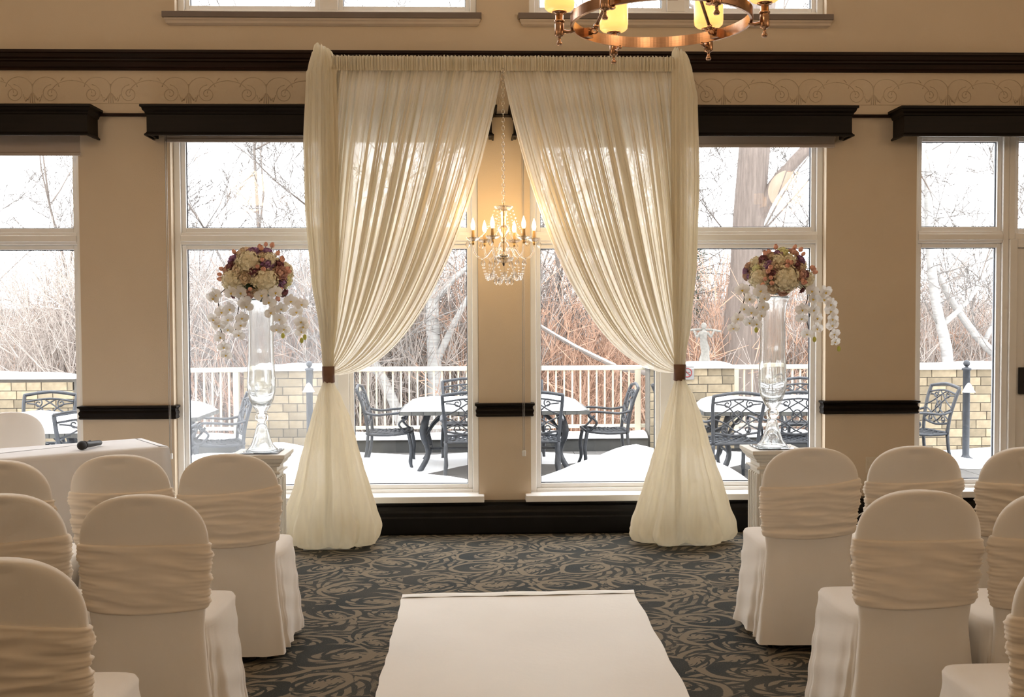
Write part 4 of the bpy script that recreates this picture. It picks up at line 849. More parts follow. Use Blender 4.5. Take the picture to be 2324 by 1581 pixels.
def bouquet(loc, F, label, seed):
    rnd = random.Random(seed); t = empty('flower_arrangement', loc); tag(t, label, 'flowers', 'flower arrangements on the tall vases')
    A, B, Cc = 0.235, 0.20, 0.215
    def on(dx, dz, k=1.0):
        q = 1 - (dx / A) ** 2 - ((dz - 0.0) / B) ** 2; dy = -Cc * math.sqrt(max(q, 0.02)) * k
        return Vector((dx, dy, dz)), Vector((dx / A ** 2, dy / Cc ** 2, dz / B ** 2)).normalized()
    MB().sphere((0, 0, -0.0), 0.125, 14, 9, (1.15, 1.05, 0.95)).build('foliage_core', 'leaf', t, True)
    def put(name, me, dx, dz, r, depth, roll=None, back=False, out=1.0):
        p, n = on(dx, dz); p = p * depth
        if back: p.y = -p.y; n.y = -n.y
        o = link(name, me, t, p); orient(o, n, rnd.uniform(0, 6) if roll is None else roll, r); return o
    for it in F['h']: o = put('hydrangea', HYD['g' if len(it) > 3 else ''], it[0], it[1], it[2] * 1.06, 0.76)
    for it in F['r']: put('rose', rnd.choice(ROSE[it[3]]), it[0], it[1], it[2] * 1.25, 0.87)
    for it in F['b']: put('rose_bud', BUD, it[0] * 0.95, it[1] * 0.95, rnd.uniform(0.0135, 0.0165), 0.98)
    for k in range(16):      # small filler roses in the gaps of the near side
        a = rnd.uniform(-0.25, PI + 0.25); rr = rnd.uniform(0.15, 0.85); put('rose', rnd.choice(ROSE[rnd.choice('ccppm')]), A * rr * math.cos(a), B * rr * math.sin(a) * 0.95, rnd.uniform(0.022, 0.028), 0.80)
    for it in F['l']:
        p, n = on(it[0], it[1]); o = link('leaf', LEAF, t, p * 0.84); orient(o, (n * 0.3 + Vector((0, -0.6, 0))).normalized(), -PI / 2 + rnd.uniform(-.4, .4), it[2] * 1.1); o.location.z += it[2] * 0.9
    for k in range(26):      # the far side of the dome
        a = rnd.uniform(0.05, PI - 0.05); rr = rnd.uniform(0.1, 0.92); dx = A * rr * math.cos(a) * 0.95; dz = B * rr * math.sin(a) * 0.9 - 0.03
        if k < 9: put('hydrangea', HYD['g' if k % 4 == 0 else ''], dx, dz, 0.06, 0.74, back=True)
        else: put('rose', rnd.choice(ROSE[rnd.choice('cplmc')]), dx, dz, 0.03, 0.86, back=True)
    for sp in F['s']:
        top = Vector((sp[0][0] * 0.75, -0.13, max(sp[0][1], -0.06)))
        axis = [top] + [Vector((p[0] * 1.0, -0.165 + 0.012 * i, p[1])) for i, p in enumerate(sp)]
        # the stem runs along a smoothed middle line of its blooms
        mid = [axis[0]] + [(axis[i - 1] + axis[i] * 2 + axis[min(i + 1, len(axis) - 1)]) / 4 + Vector((0, 0.02, 0.0)) for i in range(1, len(axis))]
        s = MB().tube(smooth_path(mid, 3), [0.003] * (3 * (len(mid) - 1)) + [0.0015], 5).build('orchid_spray', 'stem', t, True)
        for i, p in enumerate(sp):
            c = Vector((p[0], -0.19 + 0.012 * i, p[1]))
            o = link('orchid_bloom', rnd.choice(ORC), s, c)
            side = 1 if p[0] > mid[i + 1].x else -1
            orient(o, Vector((0.45 * side * rnd.uniform(0.3, 1.4), -1, rnd.uniform(-0.35, 0.15))).normalized(), rnd.uniform(-0.5, 0.5), lerp(0.043, 0.035, i / len(sp)))
    for p in F['t']: o = link('orchid_bud', OBUD, t, (p[0], -0.14, p[1])); o.scale = (0.014, 0.012, 0.014)
    return t
PX, PY = (-1.275, 1.755), 6.25
pedestal(PX[0], PY, 'cream pedestal under the left vase, behind the front row'); pedestal(PX[1], PY, 'cream fluted pedestal under the right vase, behind the front row')
vase(PX[0], PY, 0.712, 0.90, 'tall clear glass vase on the left pedestal'); vase(PX[1], PY, 0.712, 0.905, 'tall clear glass vase on the right pedestal')
bouquet((-1.275, PY, 1.738), FLOWERS_L, 'rose and hydrangea dome with trailing white orchids on the left vase', 11)
bouquet((1.772, PY, 1.742), FLOWERS_R, 'rose and hydrangea dome with trailing white orchids on the right vase', 12)

# ---------------------------------------------------------------- terrace outside
TZ = -0.25
struct(MB().box((-9, WY + WT, TZ - 0.4), (10, 14.1, TZ - 0.035)).build('terrace_slab', 'concrete'))
pv = struct(MB().box((-9, 7.6, TZ - 0.035), (10, 14.0, TZ - 0.012)).build('terrace_paving', 'concrete'))
pm = MB().box((-0.296, -0.296, -0.012), (0.296, 0.296, 0.0)).mesh('paver', 'paver')
for i in range(20):
    for j in range(7): link('paver', pm, pv, (-4.5 + 0.6 * i, 9.5 + 0.6 * j, TZ))
ZR = [(-9, 0.3), (-2.6, 0.36), (-2.0, 0.44), (-1.5, 0.49), (-0.9, 0.385), (-0.5, 0.26), (0.0, 0.19), (0.42, 0.20), (0.65, 0.27), (0.86, 0.34), (1.08, 0.415), (1.28, 0.45), (1.5, 0.435), (1.7, 0.38), (1.95, 0.30), (2.4, 0.0), (3.0, -0.16), (4.5, 0.0), (9, 0.1)]
def snow_h(x, y):
    zr = interp(ZR, x)[0] + 0.015 * math.sin(7 * x) + 0.01 * math.sin(13 * x + 2 * y)
    if y < 8.4: k = 0.5 + 0.5 * math.sin(PI / 2 * max(0.0, (y - 7.56) / 0.84))
    else: k = math.exp(-((y - 8.4) / 0.75) ** 2)
    z = lerp(TZ - 0.10, zr, k)
    far = 1 / (1 + math.exp(-(y - 12.15 - 0.35 * math.sin(1.9 * x) - 0.2 * math.sin(4.1 * x + 1)) * 5))
    z = max(z, TZ - 0.10 + far * (0.18 + 0.03 * math.sin(3 * x + 2 * y)))
    z = max(z, TZ - 0.10 + 0.24 * math.exp(-(((x + 0.95) / 0.45) ** 2 + ((y - 11.2) / 0.5) ** 2)))
    z = max(z, TZ - 0.10 + 0.22 * math.exp(-(((x + 2.9) / 0.9) ** 2 + ((y - 10.3) / 1.0) ** 2)))
    return z
rows = [[(x, y, snow_h(x, y)) for x in [-8 + 17 * i / 200 for i in range(201)]] for y in [7.56 + 5.25 * j / 80 for j in range(81)]]
tag(MB().grid(rows).build('snow_cover', 'snow', smooth=True), 'white snow banked against the windows and lying on the terrace', 'snow', kind='stuff')
for kx0, kx1, klb in ((-4.90, -2.97, 'strip of snow on the kerb below the left cream railing'), (-1.765, 2.175, 'strip of snow on the kerb below the middle cream railing'), (3.285, 5.08, 'strip of snow on the kerb below the right cream railing')):
    struct(MB().box((kx0, 13.45, TZ - 0.03), (kx1, 14.05, -0.09)).build('terrace_kerb', 'concrete'))
    nk = int((kx1 - kx0) * 14)
    rows = [[(lerp(kx0 + 0.01, kx1 - 0.01, i / nk), 13.42 + 0.62 * q, -0.09 + (0.055 + 0.012 * math.sin(i * 0.7)) * math.sin(PI * q) ** 0.4) for q in [k / 8 for k in range(9)]] for i in range(nk + 1)]
    tag(MB().grid(rows).build('kerb_snow', 'snow', smooth=True), klb, 'snow', kind='stuff')
def snow_cap(name, x0, x1, y0, y1, z, h, parent, seed=0, n=24, m=12):
    rows = []; rnd = random.Random(seed); p = rnd.uniform(0, 6)
    for j in range(m + 1):
        r = []
        for i in range(n + 1):
            u = -1 + 2 * i / n; v = -1 + 2 * j / m; e = (max(0.0, 1 - abs(u) ** 5) ** 0.45) * (max(0.0, 1 - abs(v) ** 4) ** 0.5)
            r.append((lerp(x0, x1, (u + 1) / 2), lerp(y0, y1, (v + 1) / 2), z + h * e * (1 + 0.12 * math.sin(4 * u + p) + 0.06 * math.sin(9 * u + 3 * v))))
        rows.append(r)
    return MB().grid(rows).build(name, 'snow', parent, True)
# --- cream railings
def railing(x0, x1, label, posts):
    t = empty('railing', (x0, 13.86, -0.09)); tag(t, label, 'railing', 'cream terrace railings'); L = x1 - x0
    MB().box((0, -0.03, 0.85), (L, 0.03, 0.91)).build('top_rail', 'rail', t, bevel=0.006); MB().box((0, -0.02, 0.09), (L, 0.02, 0.135)).build('bottom_rail', 'rail', t, bevel=0.004)
    bmh = MB().box((-0.011, -0.011, 0.135), (0.011, 0.011, 0.85)).mesh('baluster', 'rail'); pmh = MB().box((-0.035, -0.035, 0.0), (0.035, 0.035, 0.85)).mesh('post', 'rail')
    for p in posts: link('post', pmh, t, (p - x0, 0, 0))
    x = 0.107
    while x < L - 0.05:
        if all(abs(x0 + x - p) > 0.05 for p in posts): link('baluster', bmh, t, (x, 0, 0))
        x += 0.107
    return t
railing(-1.76, 2.20, 'long cream railing behind the middle patio table', (-1.70, 2.10)); railing(-4.85, -2.98, 'cream railing left of the left stone wall, behind the left vase', (-3.15, -4.8)); railing(3.30, 5.15, 'cream railing right of the statue, behind the right vase', (3.40, 5.1))
# --- stone block walls
BRK = [MB().box((-w / 2, -0.012, 0.004), (w / 2, 0.05, 0.1)).mesh('stone_block', 'brick') for w in (0.242, 0.17, 0.30)]
def block_wall(x0, x1, y, z1, label, seed):
    t = empty('stone_wall', (x0, y, TZ)); tag(t, label, 'wall', 'tan stone walls of the terrace'); rnd = random.Random(seed); L = x1 - x0; H = z1 - TZ
    MB().box((0, 0.0, 0), (L, 0.4, H)).build('wall_core', 'mortar', t)
    z = 0.0
    while z + 0.1 <= H + 0.01:
        x = 0.0
        while x < L - 0.02:
            k = rnd.randrange(3); w = (0.242, 0.17, 0.30)[k]; gap = L - x
            o = link('stone_block', BRK[k], t, (x + min(w, gap) / 2, rnd.uniform(-0.004, 0.004), z)); o.scale.x = min(w, gap) / w
            x += w + 0.010
        z += 0.106
    snow_cap('wall_snow', -0.03, L + 0.03, -0.04, 0.43, H, 0.075, t, seed)
    return t
block_wall(-2.95, -1.78, 13.4, 0.80, 'tan stone wall topped with snow between the left vase and the left curtain', 1)
block_wall(2.19, 3.27, 13.4, 0.80, 'tan stone wall topped with snow that carries the statue', 2)
block_wall(5.1, 7.3, 12.85, 0.80, 'tan stone wall topped with snow outside the far right window', 3)
block_wall(-7.2, -4.93, 13.0, 0.74, 'tan stone wall topped with snow outside the far left window', 4)
def iron_post(x, y, label):
    t = empty('iron_post', (x, y, TZ)); tag(t, label, 'post', 'dark iron posts')
    MB().lathe([(0.09, 0), (0.09, 0.04), (0.05, 0.06), (0.04, 0.08), (0.04, 1.07), (0.055, 1.08), (0.055, 1.10), (0.03, 1.11)], 14).build('shaft', 'iron', t, True)
    MB().sphere((0, 0, 1.155), 0.04, 12, 8).tube([(0, 0, 1.1), (0, 0, 1.13)], 0.018, 8).build('ball_finial', 'iron', t, True)
    MB().lathe([(0.075, 0.82), (0.07, 0.825), (0.03, 0.905), (0.008, 0.93)], 12).build('snow_cone', 'snow', t, True, loc=(0.0, -0.06, 0))
iron_post(-2.06, 12.95, 'dark iron post with ball finial beside the left curtain tie'); iron_post(5.72, 12.2, 'dark iron post with ball finial outside the far right window')
# --- statue on the wall
t = empty('garden_statue', (2.915, 13.58, 0.80)); tag(t, 'small pale stone statue of a draped figure with a yoke on its shoulders', 'statue')
prof = [(0.095, 0.0, 0, 0), (0.10, 0.03, 0, 0), (0.075, 0.05, 0, 0), (0.07, 0.07, 0.005, 0), (0.06, 0.12, 0.012, 0), (0.05, 0.2, 0.02, 0), (0.056, 0.27, 0.014, 0), (0.045, 0.33, 0.0, 0), (0.04, 0.36, -0.004, 0), (0.05, 0.41, -0.006, 0), (0.058, 0.455, -0.004, 0), (0.03, 0.475, 0, 0), (0.018, 0.485, 0, 0), (0.017, 0.5, 0.0, 0), (0.03, 0.515, 0.002, 0), (0.036, 0.535, 0.002, 0), (0.033, 0.56, 0.002, 0), (0.018, 0.578, 0.002, 0), (0.002, 0.583, 0.002, 0)]
rows = []
for r, z, dx, _ in prof:
    rows.append([(dx + r * (1 + (0.09 * math.sin(9 * k * 2 * PI / 36 + 14 * z) if 0.04 < z < 0.36 else 0)) * math.cos(2 * PI * k / 36), r * 0.72 * math.sin(2 * PI * k / 36), z) for k in range(36)])
MB().grid(rows, True, True, True).build('figure', 'statue', t, True)
for s in (-1, 1): MB().tube(smooth_path([(s * 0.045, 0, 0.455), (s * 0.09, -0.01, 0.40), (s * 0.12, -0.01, 0.45), (s * 0.135, -0.005, 0.482)], 4), [0.018] * 5 + [0.013] * 8, 8).build('arm', 'statue', t, True)
MB().tube(smooth_path([(-0.22, 0.01, 0.475), (-0.1, 0.02, 0.492), (0.0, 0.03, 0.49), (0.1, 0.02, 0.487), (0.23, 0.01, 0.465)], 4), 0.014, 8).build('yoke', 'statue', t, True)
# --- no smoking sign
t = empty('no_smoking_sign', (2.66, 13.37, 0.66)); tag(t, 'small white no-smoking sign with red circle on the stone wall', 'sign')
MB().box((-0.085, -0.006, 0), (0.085, 0, 0.17)).build('plate', 'signw', t)
MB().tube([(0.055 * math.cos(2 * PI * k / 28), -0.008, 0.088 + 0.055 * math.sin(2 * PI * k / 28)) for k in range(28)], 0.0065, 6, closed=True).build('red_ring', 'red', t, True)
MB().tube([(-0.038, -0.009, 0.126), (0.038, -0.009, 0.05)], 0.006, 6).build('red_slash', 'red', t)
MB().box((-0.035, -0.0075, 0.082), (0.025, -0.006, 0.092)).box((0.028, -0.0075, 0.082), (0.036, -0.006, 0.092)).build('cigarette', 'black', t)
# --- patio furniture
def patio_chair_meshes():
    out = {}
    S = lambda pts, n=4: smooth_path(pts, n)
    out['seat'] = MB(); b = out['seat']
    ring = S([(-0.25, 0.24, 0.43), (0, 0.265, 0.435), (0.25, 0.24, 0.43), (0.245, 0.0, 0.405), (0.235, -0.22, 0.415), (0, -0.235, 0.415), (-0.235, -0.22, 0.415), (-0.245, 0.0, 0.405), (-0.25, 0.24, 0.43)], 3); b.tube(ring, 0.017, 6)
    for k in range(-4, 5):
        for sg in (1, -1):
            p0 = Vector((k * 0.1 - 0.22 * sg, -0.22, 0.415)); p1 = Vector((k * 0.1 + 0.22 * sg, 0.25, 0.43)); a0, a1 = 0.0, 1.0; d = p1.x - p0.x
            for lim in (-0.24, 0.24):
                s = (lim - p0.x) / d
                if 0 < s < 1:
                    if (p0.x - lim) * lim > 0: a0 = max(a0, s)
                    elif (p1.x - lim) * lim > 0: a1 = min(a1, s)
            if abs(p0.x) > 0.24 and a0 == 0: continue
            if a1 - a0 > 0.1: b.tube([p0.lerp(p1, a0), p0.lerp(p1, (a0 + a1) / 2) - Vector((0, 0, 0.012)), p0.lerp(p1, a1)], 0.009, 4)
    bk = lambda z: -0.22 - (z - 0.42) * 0.12 - max(0, z - 0.7) * 0.28
    f = out['back_frame'] = MB()
    for s in (-1, 1): f.tube(S([(s * 0.238, bk(0.40), 0.40), (s * 0.25, bk(0.6), 0.6), (s * 0.27, bk(0.8), 0.8), (s * 0.275, bk(0.92), 0.92)]), 0.019, 7)
    f.tube(S([(-0.28, bk(0.915), 0.915), (0, bk(0.945), 0.95), (0.28, bk(0.915), 0.915)]), 0.018, 6); f.tube(S([(-0.27, bk(0.85), 0.845), (0, bk(0.88), 0.88), (0.27, bk(0.85), 0.845)]), 0.011, 6); f.tube(S([(-0.245, bk(0.53), 0.53), (0, bk(0.5), 0.50), (0.245, bk(0.53), 0.53)]), 0.013, 6)
    l = out['back_lattice'] = MB()
    Q = lambda x, z: (x, bk(z), z)
    for s in (-1, 1):
        l.tube(S([Q(-0.24 * s, 0.56), Q(-0.1 * s, 0.63), Q(0.02 * s, 0.72), Q(0.12 * s, 0.81), Q(0.24 * s, 0.83)]), 0.0085, 5)
        l.tube(S([Q(-0.25 * s, 0.68), Q(-0.13 * s, 0.63), Q(-0.02 * s, 0.55), Q(0.06 * s, 0.515)]), 0.0085, 5); l.tube(S([Q(0.26 * s, 0.70), Q(0.14 * s, 0.75), Q(0.03 * s, 0.82), Q(-0.05 * s, 0.865)]), 0.0085, 5)
        l.tube([Q(s * 0.12 + p[0], 0.83 + p[2]) for p in spiral(0, 0, 0.045, 0.012, PI * 0.5, 1.2 * s, 14)], 0.008, 5); l.tube([Q(s * 0.12 + p[0], 0.56 + p[2]) for p in spiral(0, 0, 0.04, 0.012, -PI * 0.5, 1.2 * s, 14)], 0.008, 5)
    l.tube([Q(0.05 * math.cos(2 * PI * k / 16), 0.69 + 0.07 * math.sin(2 * PI * k / 16)) for k in range(16)], 0.0085, 5, closed=True)
    for s in (-1, 1):
        a = MB(); a.tube(S([(s * 0.262, bk(0.66), 0.66), (s * 0.295, -0.12, 0.635), (s * 0.30, 0.05, 0.65), (s * 0.295, 0.19, 0.655), (s * 0.29, 0.225, 0.62), (s * 0.285, 0.19, 0.58), (s * 0.28, 0.16, 0.61)]), 0.0145, 6)
        a.tube(S([(s * 0.29, 0.2, 0.60), (s * 0.275, 0.13, 0.53), (s * 0.262, 0.18, 0.46), (s * 0.25, 0.225, 0.43)]), 0.013, 6); out['arm%d' % s] = a
        g = MB(); g.tube(S([(s * 0.25, 0.235, 0.43), (s * 0.262, 0.265, 0.25), (s * 0.255, 0.255, 0.1), (s * 0.27, 0.285, 0.0)]), [0.022] * 9 + [0.018] * 4, 7); out['fl%d' % s] = g
        g = MB(); g.tube(S([(s * 0.238, -0.22, 0.41), (s * 0.245, -0.235, 0.22), (s * 0.255, -0.29, 0.0)]), 0.019, 7); out['bl%d' % s] = g
    nm = {'arm1': 'arm', 'arm-1': 'arm', 'fl1': 'leg', 'fl-1': 'leg', 'bl1': 'leg', 'bl-1': 'leg'}
    return [(nm.get(k, k), v.mesh(nm.get(k, k), 'iron', True)) for k, v in out.items()]
PCH = patio_chair_meshes()
def patio_chair(x, y, rz, label, snow=False):
    t = empty('patio_chair', (x, y, TZ), rz); tag(t, label, 'chair', 'cast metal patio chairs')
    for n, me in PCH: link(n, me, t)
    return t
TILE = MB().box((-0.062, -0.006, -0.042), (0.062, 0.01, 0.0)).mesh('edge_tile', 'tile')
def patio_table(x, y, w, d, rz, label, seed):
    t = empty('patio_table', (x, y, TZ), rz); tag(t, label, 'table', 'snow covered patio tables'); H = 0.69
    MB().box((-w / 2, -d / 2, H - 0.045), (w / 2, d / 2, H)).build('table_top', 'iron', t, bevel=0.006)
    n = int(w / 0.13)
    for k in range(n):
        for s in (-1, 1): o = link('edge_tile', TILE, t, (-w / 2 + w * (k + 0.5) / n, s * (d / 2 + 0.004), H)); o.rotation_euler = (0, 0, 0 if s < 0 else PI); o.scale.x = w / n / 0.13
    n = int(d / 0.13)
    for k in range(n):
        for s in (-1, 1): o = link('edge_tile', TILE, t, (s * (w / 2 + 0.004), -d / 2 + d * (k + 0.5) / n, H)); o.rotation_euler = (0, 0, s * PI / 2); o.scale.x = d / n / 0.13
    for sx in (-1, 1):
        for sy in (-1, 1):
            q = lambda u, v, z: (sx * u, sy * v, z)
            MB().tube(smooth_path([q(w / 2 - 0.30, d / 2 - 0.22, H - 0.045), q(w / 2 - 0.24, d / 2 - 0.17, 0.45), q(w / 2 - 0.30, d / 2 - 0.22, 0.2), q(w / 2 - 0.2, d / 2 - 0.12, 0.0)], 5), [0.036] * 8 + [0.03] * 8, 8).build('leg', 'iron', t, True)
            MB().tube(smooth_path([q(w / 2 - 0.27, d / 2 - 0.2, 0.38), q(w / 2 - 0.36, d / 2 - 0.28, 0.52), q(w / 2 - 0.5, d / 2 - 0.35, H - 0.05)], 4), 0.018, 6).build('brace', 'iron', t, True)
    MB().tube([(-(w / 2 - 0.3), 0, 0.22), (w / 2 - 0.3, 0, 0.22)], 0.016, 6).tube([(-(w / 2 - 0.3), -(d / 2 - 0.22), 0.22), (-(w / 2 - 0.3), d / 2 - 0.22, 0.22)], 0.016, 6).tube([(w / 2 - 0.3, -(d / 2 - 0.22), 0.22), (w / 2 - 0.3, d / 2 - 0.22, 0.22)], 0.016, 6).build('stretcher', 'iron', t, True)
    snow_cap('snow_cap', -w / 2 + 0.01, w / 2 - 0.01, -d / 2 + 0.01, d / 2 - 0.01, H, 0.13, t, seed)
    return t
patio_table(0.175, 12.1, 2.08, 1.0, 0, 'long patio table thick with snow behind the centre pier', 1)
patio_chair(-0.10, 11.28, 0, 'near patio chair left of the pier, its scroll back towards the room')
patio_chair(0.60, 11.28, 0, 'near patio chair right of the pier, its scroll back towards the room')
patio_chair(-1.02, 12.1, -PI / 2, 'patio chair at the left end of the middle table, seen from the side')
patio_chair(1.46, 12.1, PI / 2, 'patio chair at the right end of the middle table, seen from the side')
patio_chair(-0.17, 12.83, PI, 'far patio chair left of the pier, its top showing above the table snow'); patio_chair(0.52, 12.83, PI, 'far patio chair right of the pier, its top showing above the table snow')
patio_table(3.42, 11.75, 1.9, 0.95, R(-3), 'patio table with snow outside behind the right vase', 2)
patio_chair(2.62, 10.98, R(6), 'patio chair just right of the right curtain with its lattice back to the room'); patio_chair(3.30, 11.05, R(-3), 'patio chair seen through the right vase, next to the window frame')
patio_chair(2.42, 12.1, R(-80), 'patio chair half hidden by the right curtain below the no-smoking sign'); patio_chair(3.95, 12.6, R(175), 'patio chair beyond the right table, only its back top showing')
patio_table(-4.28, 10.2, 1.5, 1.0, R(4), 'patio table deep in snow outside the far left window', 3)
patio_chair(-3.42, 9.5, R(12), 'patio chair cut by the left pier in front of the far left table'); patio_chair(-4.55, 11.05, PI, 'patio chair behind the far left snowy table'); patio_chair(-3.75, 11.15, R(185), 'patio chair behind the far left table next to the pier')
patio_table(-3.5, 11.6, 1.1, 0.95, 0, 'patio table corner with snow between the left pier and the left vase', 4)
patio_chair(-2.74, 11.2, R(110), 'patio chair behind the left vase, turned sideways'); patio_chair(-3.17, 10.6, R(-8), 'patio chair at the left window frame, only its right edge showing')
patio_table(4.2, 11.7, 0.9, 0.9, 0, 'patio table end with snow left of the far right window', 5); patio_chair(4.93, 11.7, R(98), 'patio chair outside the far right window, seen from the side')
# ---------------------------------------------------------------- garden and trees beyond
rows = [[(x, y, -1.5 - 0.25 * math.sin(0.3 * x) - 0.02 * (y - 14)) for x in [-40 + 90 * i / 40 for i in range(41)]] for y in [14.1 + 40 * j / 20 for j in range(21)]]
struct(MB().grid(rows).build('garden_ground', 'snow', smooth=True))
rnd = random.Random(21); rows = []
for j in range(13):
    y = 52 + 6 * j; rows.append([(x, y, -2.6 + 0.36 * j + 0.35 * math.sin(0.13 * x + j) + rnd.uniform(-0.25, 0.25)) for x in [-60 + 130 * i / 130 for i in range(131)]])
struct(MB().grid(rows).build('wooded_slope', 'hill'))
struct(MB().grid([[(x, y, -6 + (8.2 + 1.2 * math.sin(0.011 * x + 1) + 0.3 * math.sin(0.05 * x)) * s) for x in [-190 + 400 * i / 80 for i in range(81)]] for y, s in ((140, 0), (170, 0.8), (200, 1.0))]).build('far_ridge', 'ridge', smooth=True))
def branch(mb, p, d, L, r, lev, rnd, P, tw=None):
    n = 5 if lev == 0 else 4 if lev < 3 else 3; pts = [p.copy()]; dd = d.copy(); kids = []
    for i in range(n):
        dd = (dd + Vector((rnd.uniform(-1, 1), rnd.uniform(-1, 1), rnd.uniform(-1, 1))) * P['wob'] + Vector((0, 0, P['up'] if lev < P['dl'] else P['droop']))).normalized()
        p = p + dd * (L / n); pts.append(p.copy())
        if lev < P['lev']:
            for _ in range(P['kids'][lev]):
                if i >= (1 if lev else P['first']) and rnd.random() < 0.85: kids.append((p.copy(), dd.copy(), 1 - 0.55 * i / n, i))
    rad = [max(r * (1 - 0.8 * i / n), 0.006) for i in range(n + 1)]
    (mb if lev < 2 or tw is None else tw).tube(pts, rad, 8 if lev == 0 else 5 if lev == 1 else 3, caps=False)
    for q, kd, k, i in kids:
        ax = Vector((rnd.uniform(-1, 1), rnd.uniform(-1, 1), rnd.uniform(-0.3, 0.6))).normalized(); nd = (kd * P['keep'] + ax).normalized()
        branch(mb, q, nd, L * P['ratio'] * k * rnd.uniform(0.7, 1.2), max(rad[i] * 0.55, 0.006), lev + 1, rnd, P, tw)
PT = dict(wob=0.16, up=0.05, dl=9, droop=0, lev=4, kids=(2, 3, 2, 2), first=1, ratio=0.55, keep=0.9)
def tree(x, y, h, r, mt, tmt, seed, label, lean=(0, 0), group='bare trees beyond the terrace', name='bare_tree', **kw):
    rnd = random.Random(seed); P = dict(PT); P.update(kw); t = empty(name, (x, y, -1.6)); tag(t, label, 'tree', group)
    a, b = MB(), MB(); branch(a, Vector((0, 0, 0)), Vector((lean[0], lean[1], 1)).normalized(), h, r, 0, rnd, P, b)
    a.build('trunk', mt, t, True); b.build('twigs', tmt, t, True); return t
# the big maple seen through the right window
t = empty('maple_tree', (4.25, 17.0, -1.6)); tag(t, 'thick brown tree trunk with a forked limb behind the right vase', 'tree')
MB().tube(smooth_path([(0.05, 0, 0), (-0.0, 0, 1.3), (0.02, 0, 2.6), (0.07, 0, 3.6), (0.13, 0, 4.7), (0.25, 0, 6.2), (0.3, 0, 7.6), (0.5, 0.2, 9.5)], 4), [0.36] * 4 + [0.30] * 8 + [0.25] * 8 + [0.215] * 8 + [0.19], 14).build('trunk', 'bark', t, True)
MB().tube(smooth_path([(0.06, 0.0, 4.0), (0.36, -0.06, 4.85), (0.72, -0.2, 5.4), (1.12, -0.2, 5.85), (1.9, -0.1, 6.9), (2.6, 0, 8.2)], 4), [0.125] * 8 + [0.10] * 8 + [0.07] * 5, 10).build('limb', 'bark', t, True)
a, b = MB(), MB(); rn = random.Random(4)
for p, d_, L_ in (((0.2, 0, 5.9), (-1, -.2, .5), 2.6), ((0.35, 0, 7.0), (-.8, .3, .7), 3.0), ((1.2, -.2, 5.9), (.6, -.3, -.5), 1.6), ((1.6, -.1, 6.5), (.8, .1, .3), 2.2), ((0.15, 0, 4.1), (1, -.3, -.1), 1.7), ((2.0, 0, 7.1), (.4, -.3, -.8), 2.4), ((0.4, .1, 8.5), (-.3, 0, 1), 3.0)):
    branch(a, Vector(p), Vector(d_).normalized(), L_, 0.05, 1, rn, dict(PT, droop=-0.12, dl=2, wob=0.2), b)
a.build('branch', 'bark', t, True); b.build('twigs', 'greytwig', t, True)
def birch(x, y, pts, r, limbs, label, seed):
    t = empty('birch_tree', (x, y, -1.6)); tag(t, label, 'tree', 'white birches beyond the terrace'); n = len(pts)
    sp = smooth_path(pts, 4); MB().tube(sp, [lerp(r, r * 0.4, i / (len(sp) - 1)) for i in range(len(sp))], 10).build('trunk', 'birch', t, True)
    tw = MB(); rn = random.Random(seed)
    for q in limbs:
        s2 = smooth_path(q, 4); MB().tube(s2, [lerp(r * 0.5, 0.012, i / (len(s2) - 1)) for i in range(len(s2))], 7).build('limb', 'birch', t, True)
        for p in s2[3::2]: branch(tw, Vector(p), Vector((rn.uniform(-1, 1), rn.uniform(-.5, .5), rn.uniform(-.1, 1))).normalized(), rn.uniform(0.7, 1.5), 0.012, 2, rn, dict(PT, droop=-0.1, dl=3), tw)
    for p in sp[6::2]: branch(tw, Vector(p), Vector((rn.uniform(-1, 1), rn.uniform(-.5, .5), rn.uniform(0, 1))).normalized(), rn.uniform(0.8, 1.8), 0.014, 2, rn, dict(PT), tw)
    tw.build('twigs', 'greytwig', t, True)
birch(-0.70, 16.6, [(0, 0, 0), (0.02, 0, 2.0), (-0.02, 0, 3.4), (0.05, 0, 4.6), (-0.05, 0, 6.2), (0.1, 0, 8)], 0.13, [[(0.02, 0, 2.3), (0.35, -.2, 3.0), (0.75, -.3, 3.75), (0.85, -.3, 4.3)], [(0, 0, 3.3), (0.5, 0.1, 3.8), (1.3, 0.2, 4.2)], [(0, 0, 4.0), (-.5, 0.1, 4.8), (-.9, 0, 5.8)]], 'white birch trunk left of the centre pier with a limb rising right', 1)
birch(-1.10, 16.2, [(0.1, 0, 0), (-0.05, 0, 1.3), (-0.45, 0, 2.3), (-0.95, 0, 3.1), (-1.3, 0, 4.2)], 0.10, [[(-.4, 0, 2.2), (-.9, -.2, 2.35), (-1.4, -.2, 2.2)], [(-.5, 0, 2.4), (-.2, .1, 3.0), (0.1, .1, 3.6)]], 'white birch leaning left behind the left end of the middle railing', 2)
birch(7.4, 16.4, [(0, 0, 0), (0, 0, 2.2), (-0.2, 0, 3.2), (-0.32, 0, 4.2), (-0.35, 0, 5.6), (-0.2, 0, 7.5)], 0.10, [[(-.1, 0, 2.9), (.4, 0, 3.4), (.8, 0, 4.2)]], 'white birch standing upright outside the far right window', 3)
birch(8.3, 16.7, [(0.9, 0, 0), (0.5, 0, 1.8), (-0.35, 0, 2.75), (-0.9, 0, 3.6), (-1.25, 0, 4.6)], 0.09, [[(-.2, 0, 2.6), (.2, 0, 3.4), (.6, 0, 4.4)]], 'white birch leaning across the far right window', 4)
lg = MB(); lg.tube(smooth_path([(0.55, 15.8, 1.55), (1.0, 16, 1.27), (1.55, 16, 0.95), (2.1, 16.1, 0.68), (2.9, 16.2, 0.35), (3.9, 16.3, -1.5)], 4), [0.018] * 4 + [0.028] * 8 + [0.04] * 9, 8)
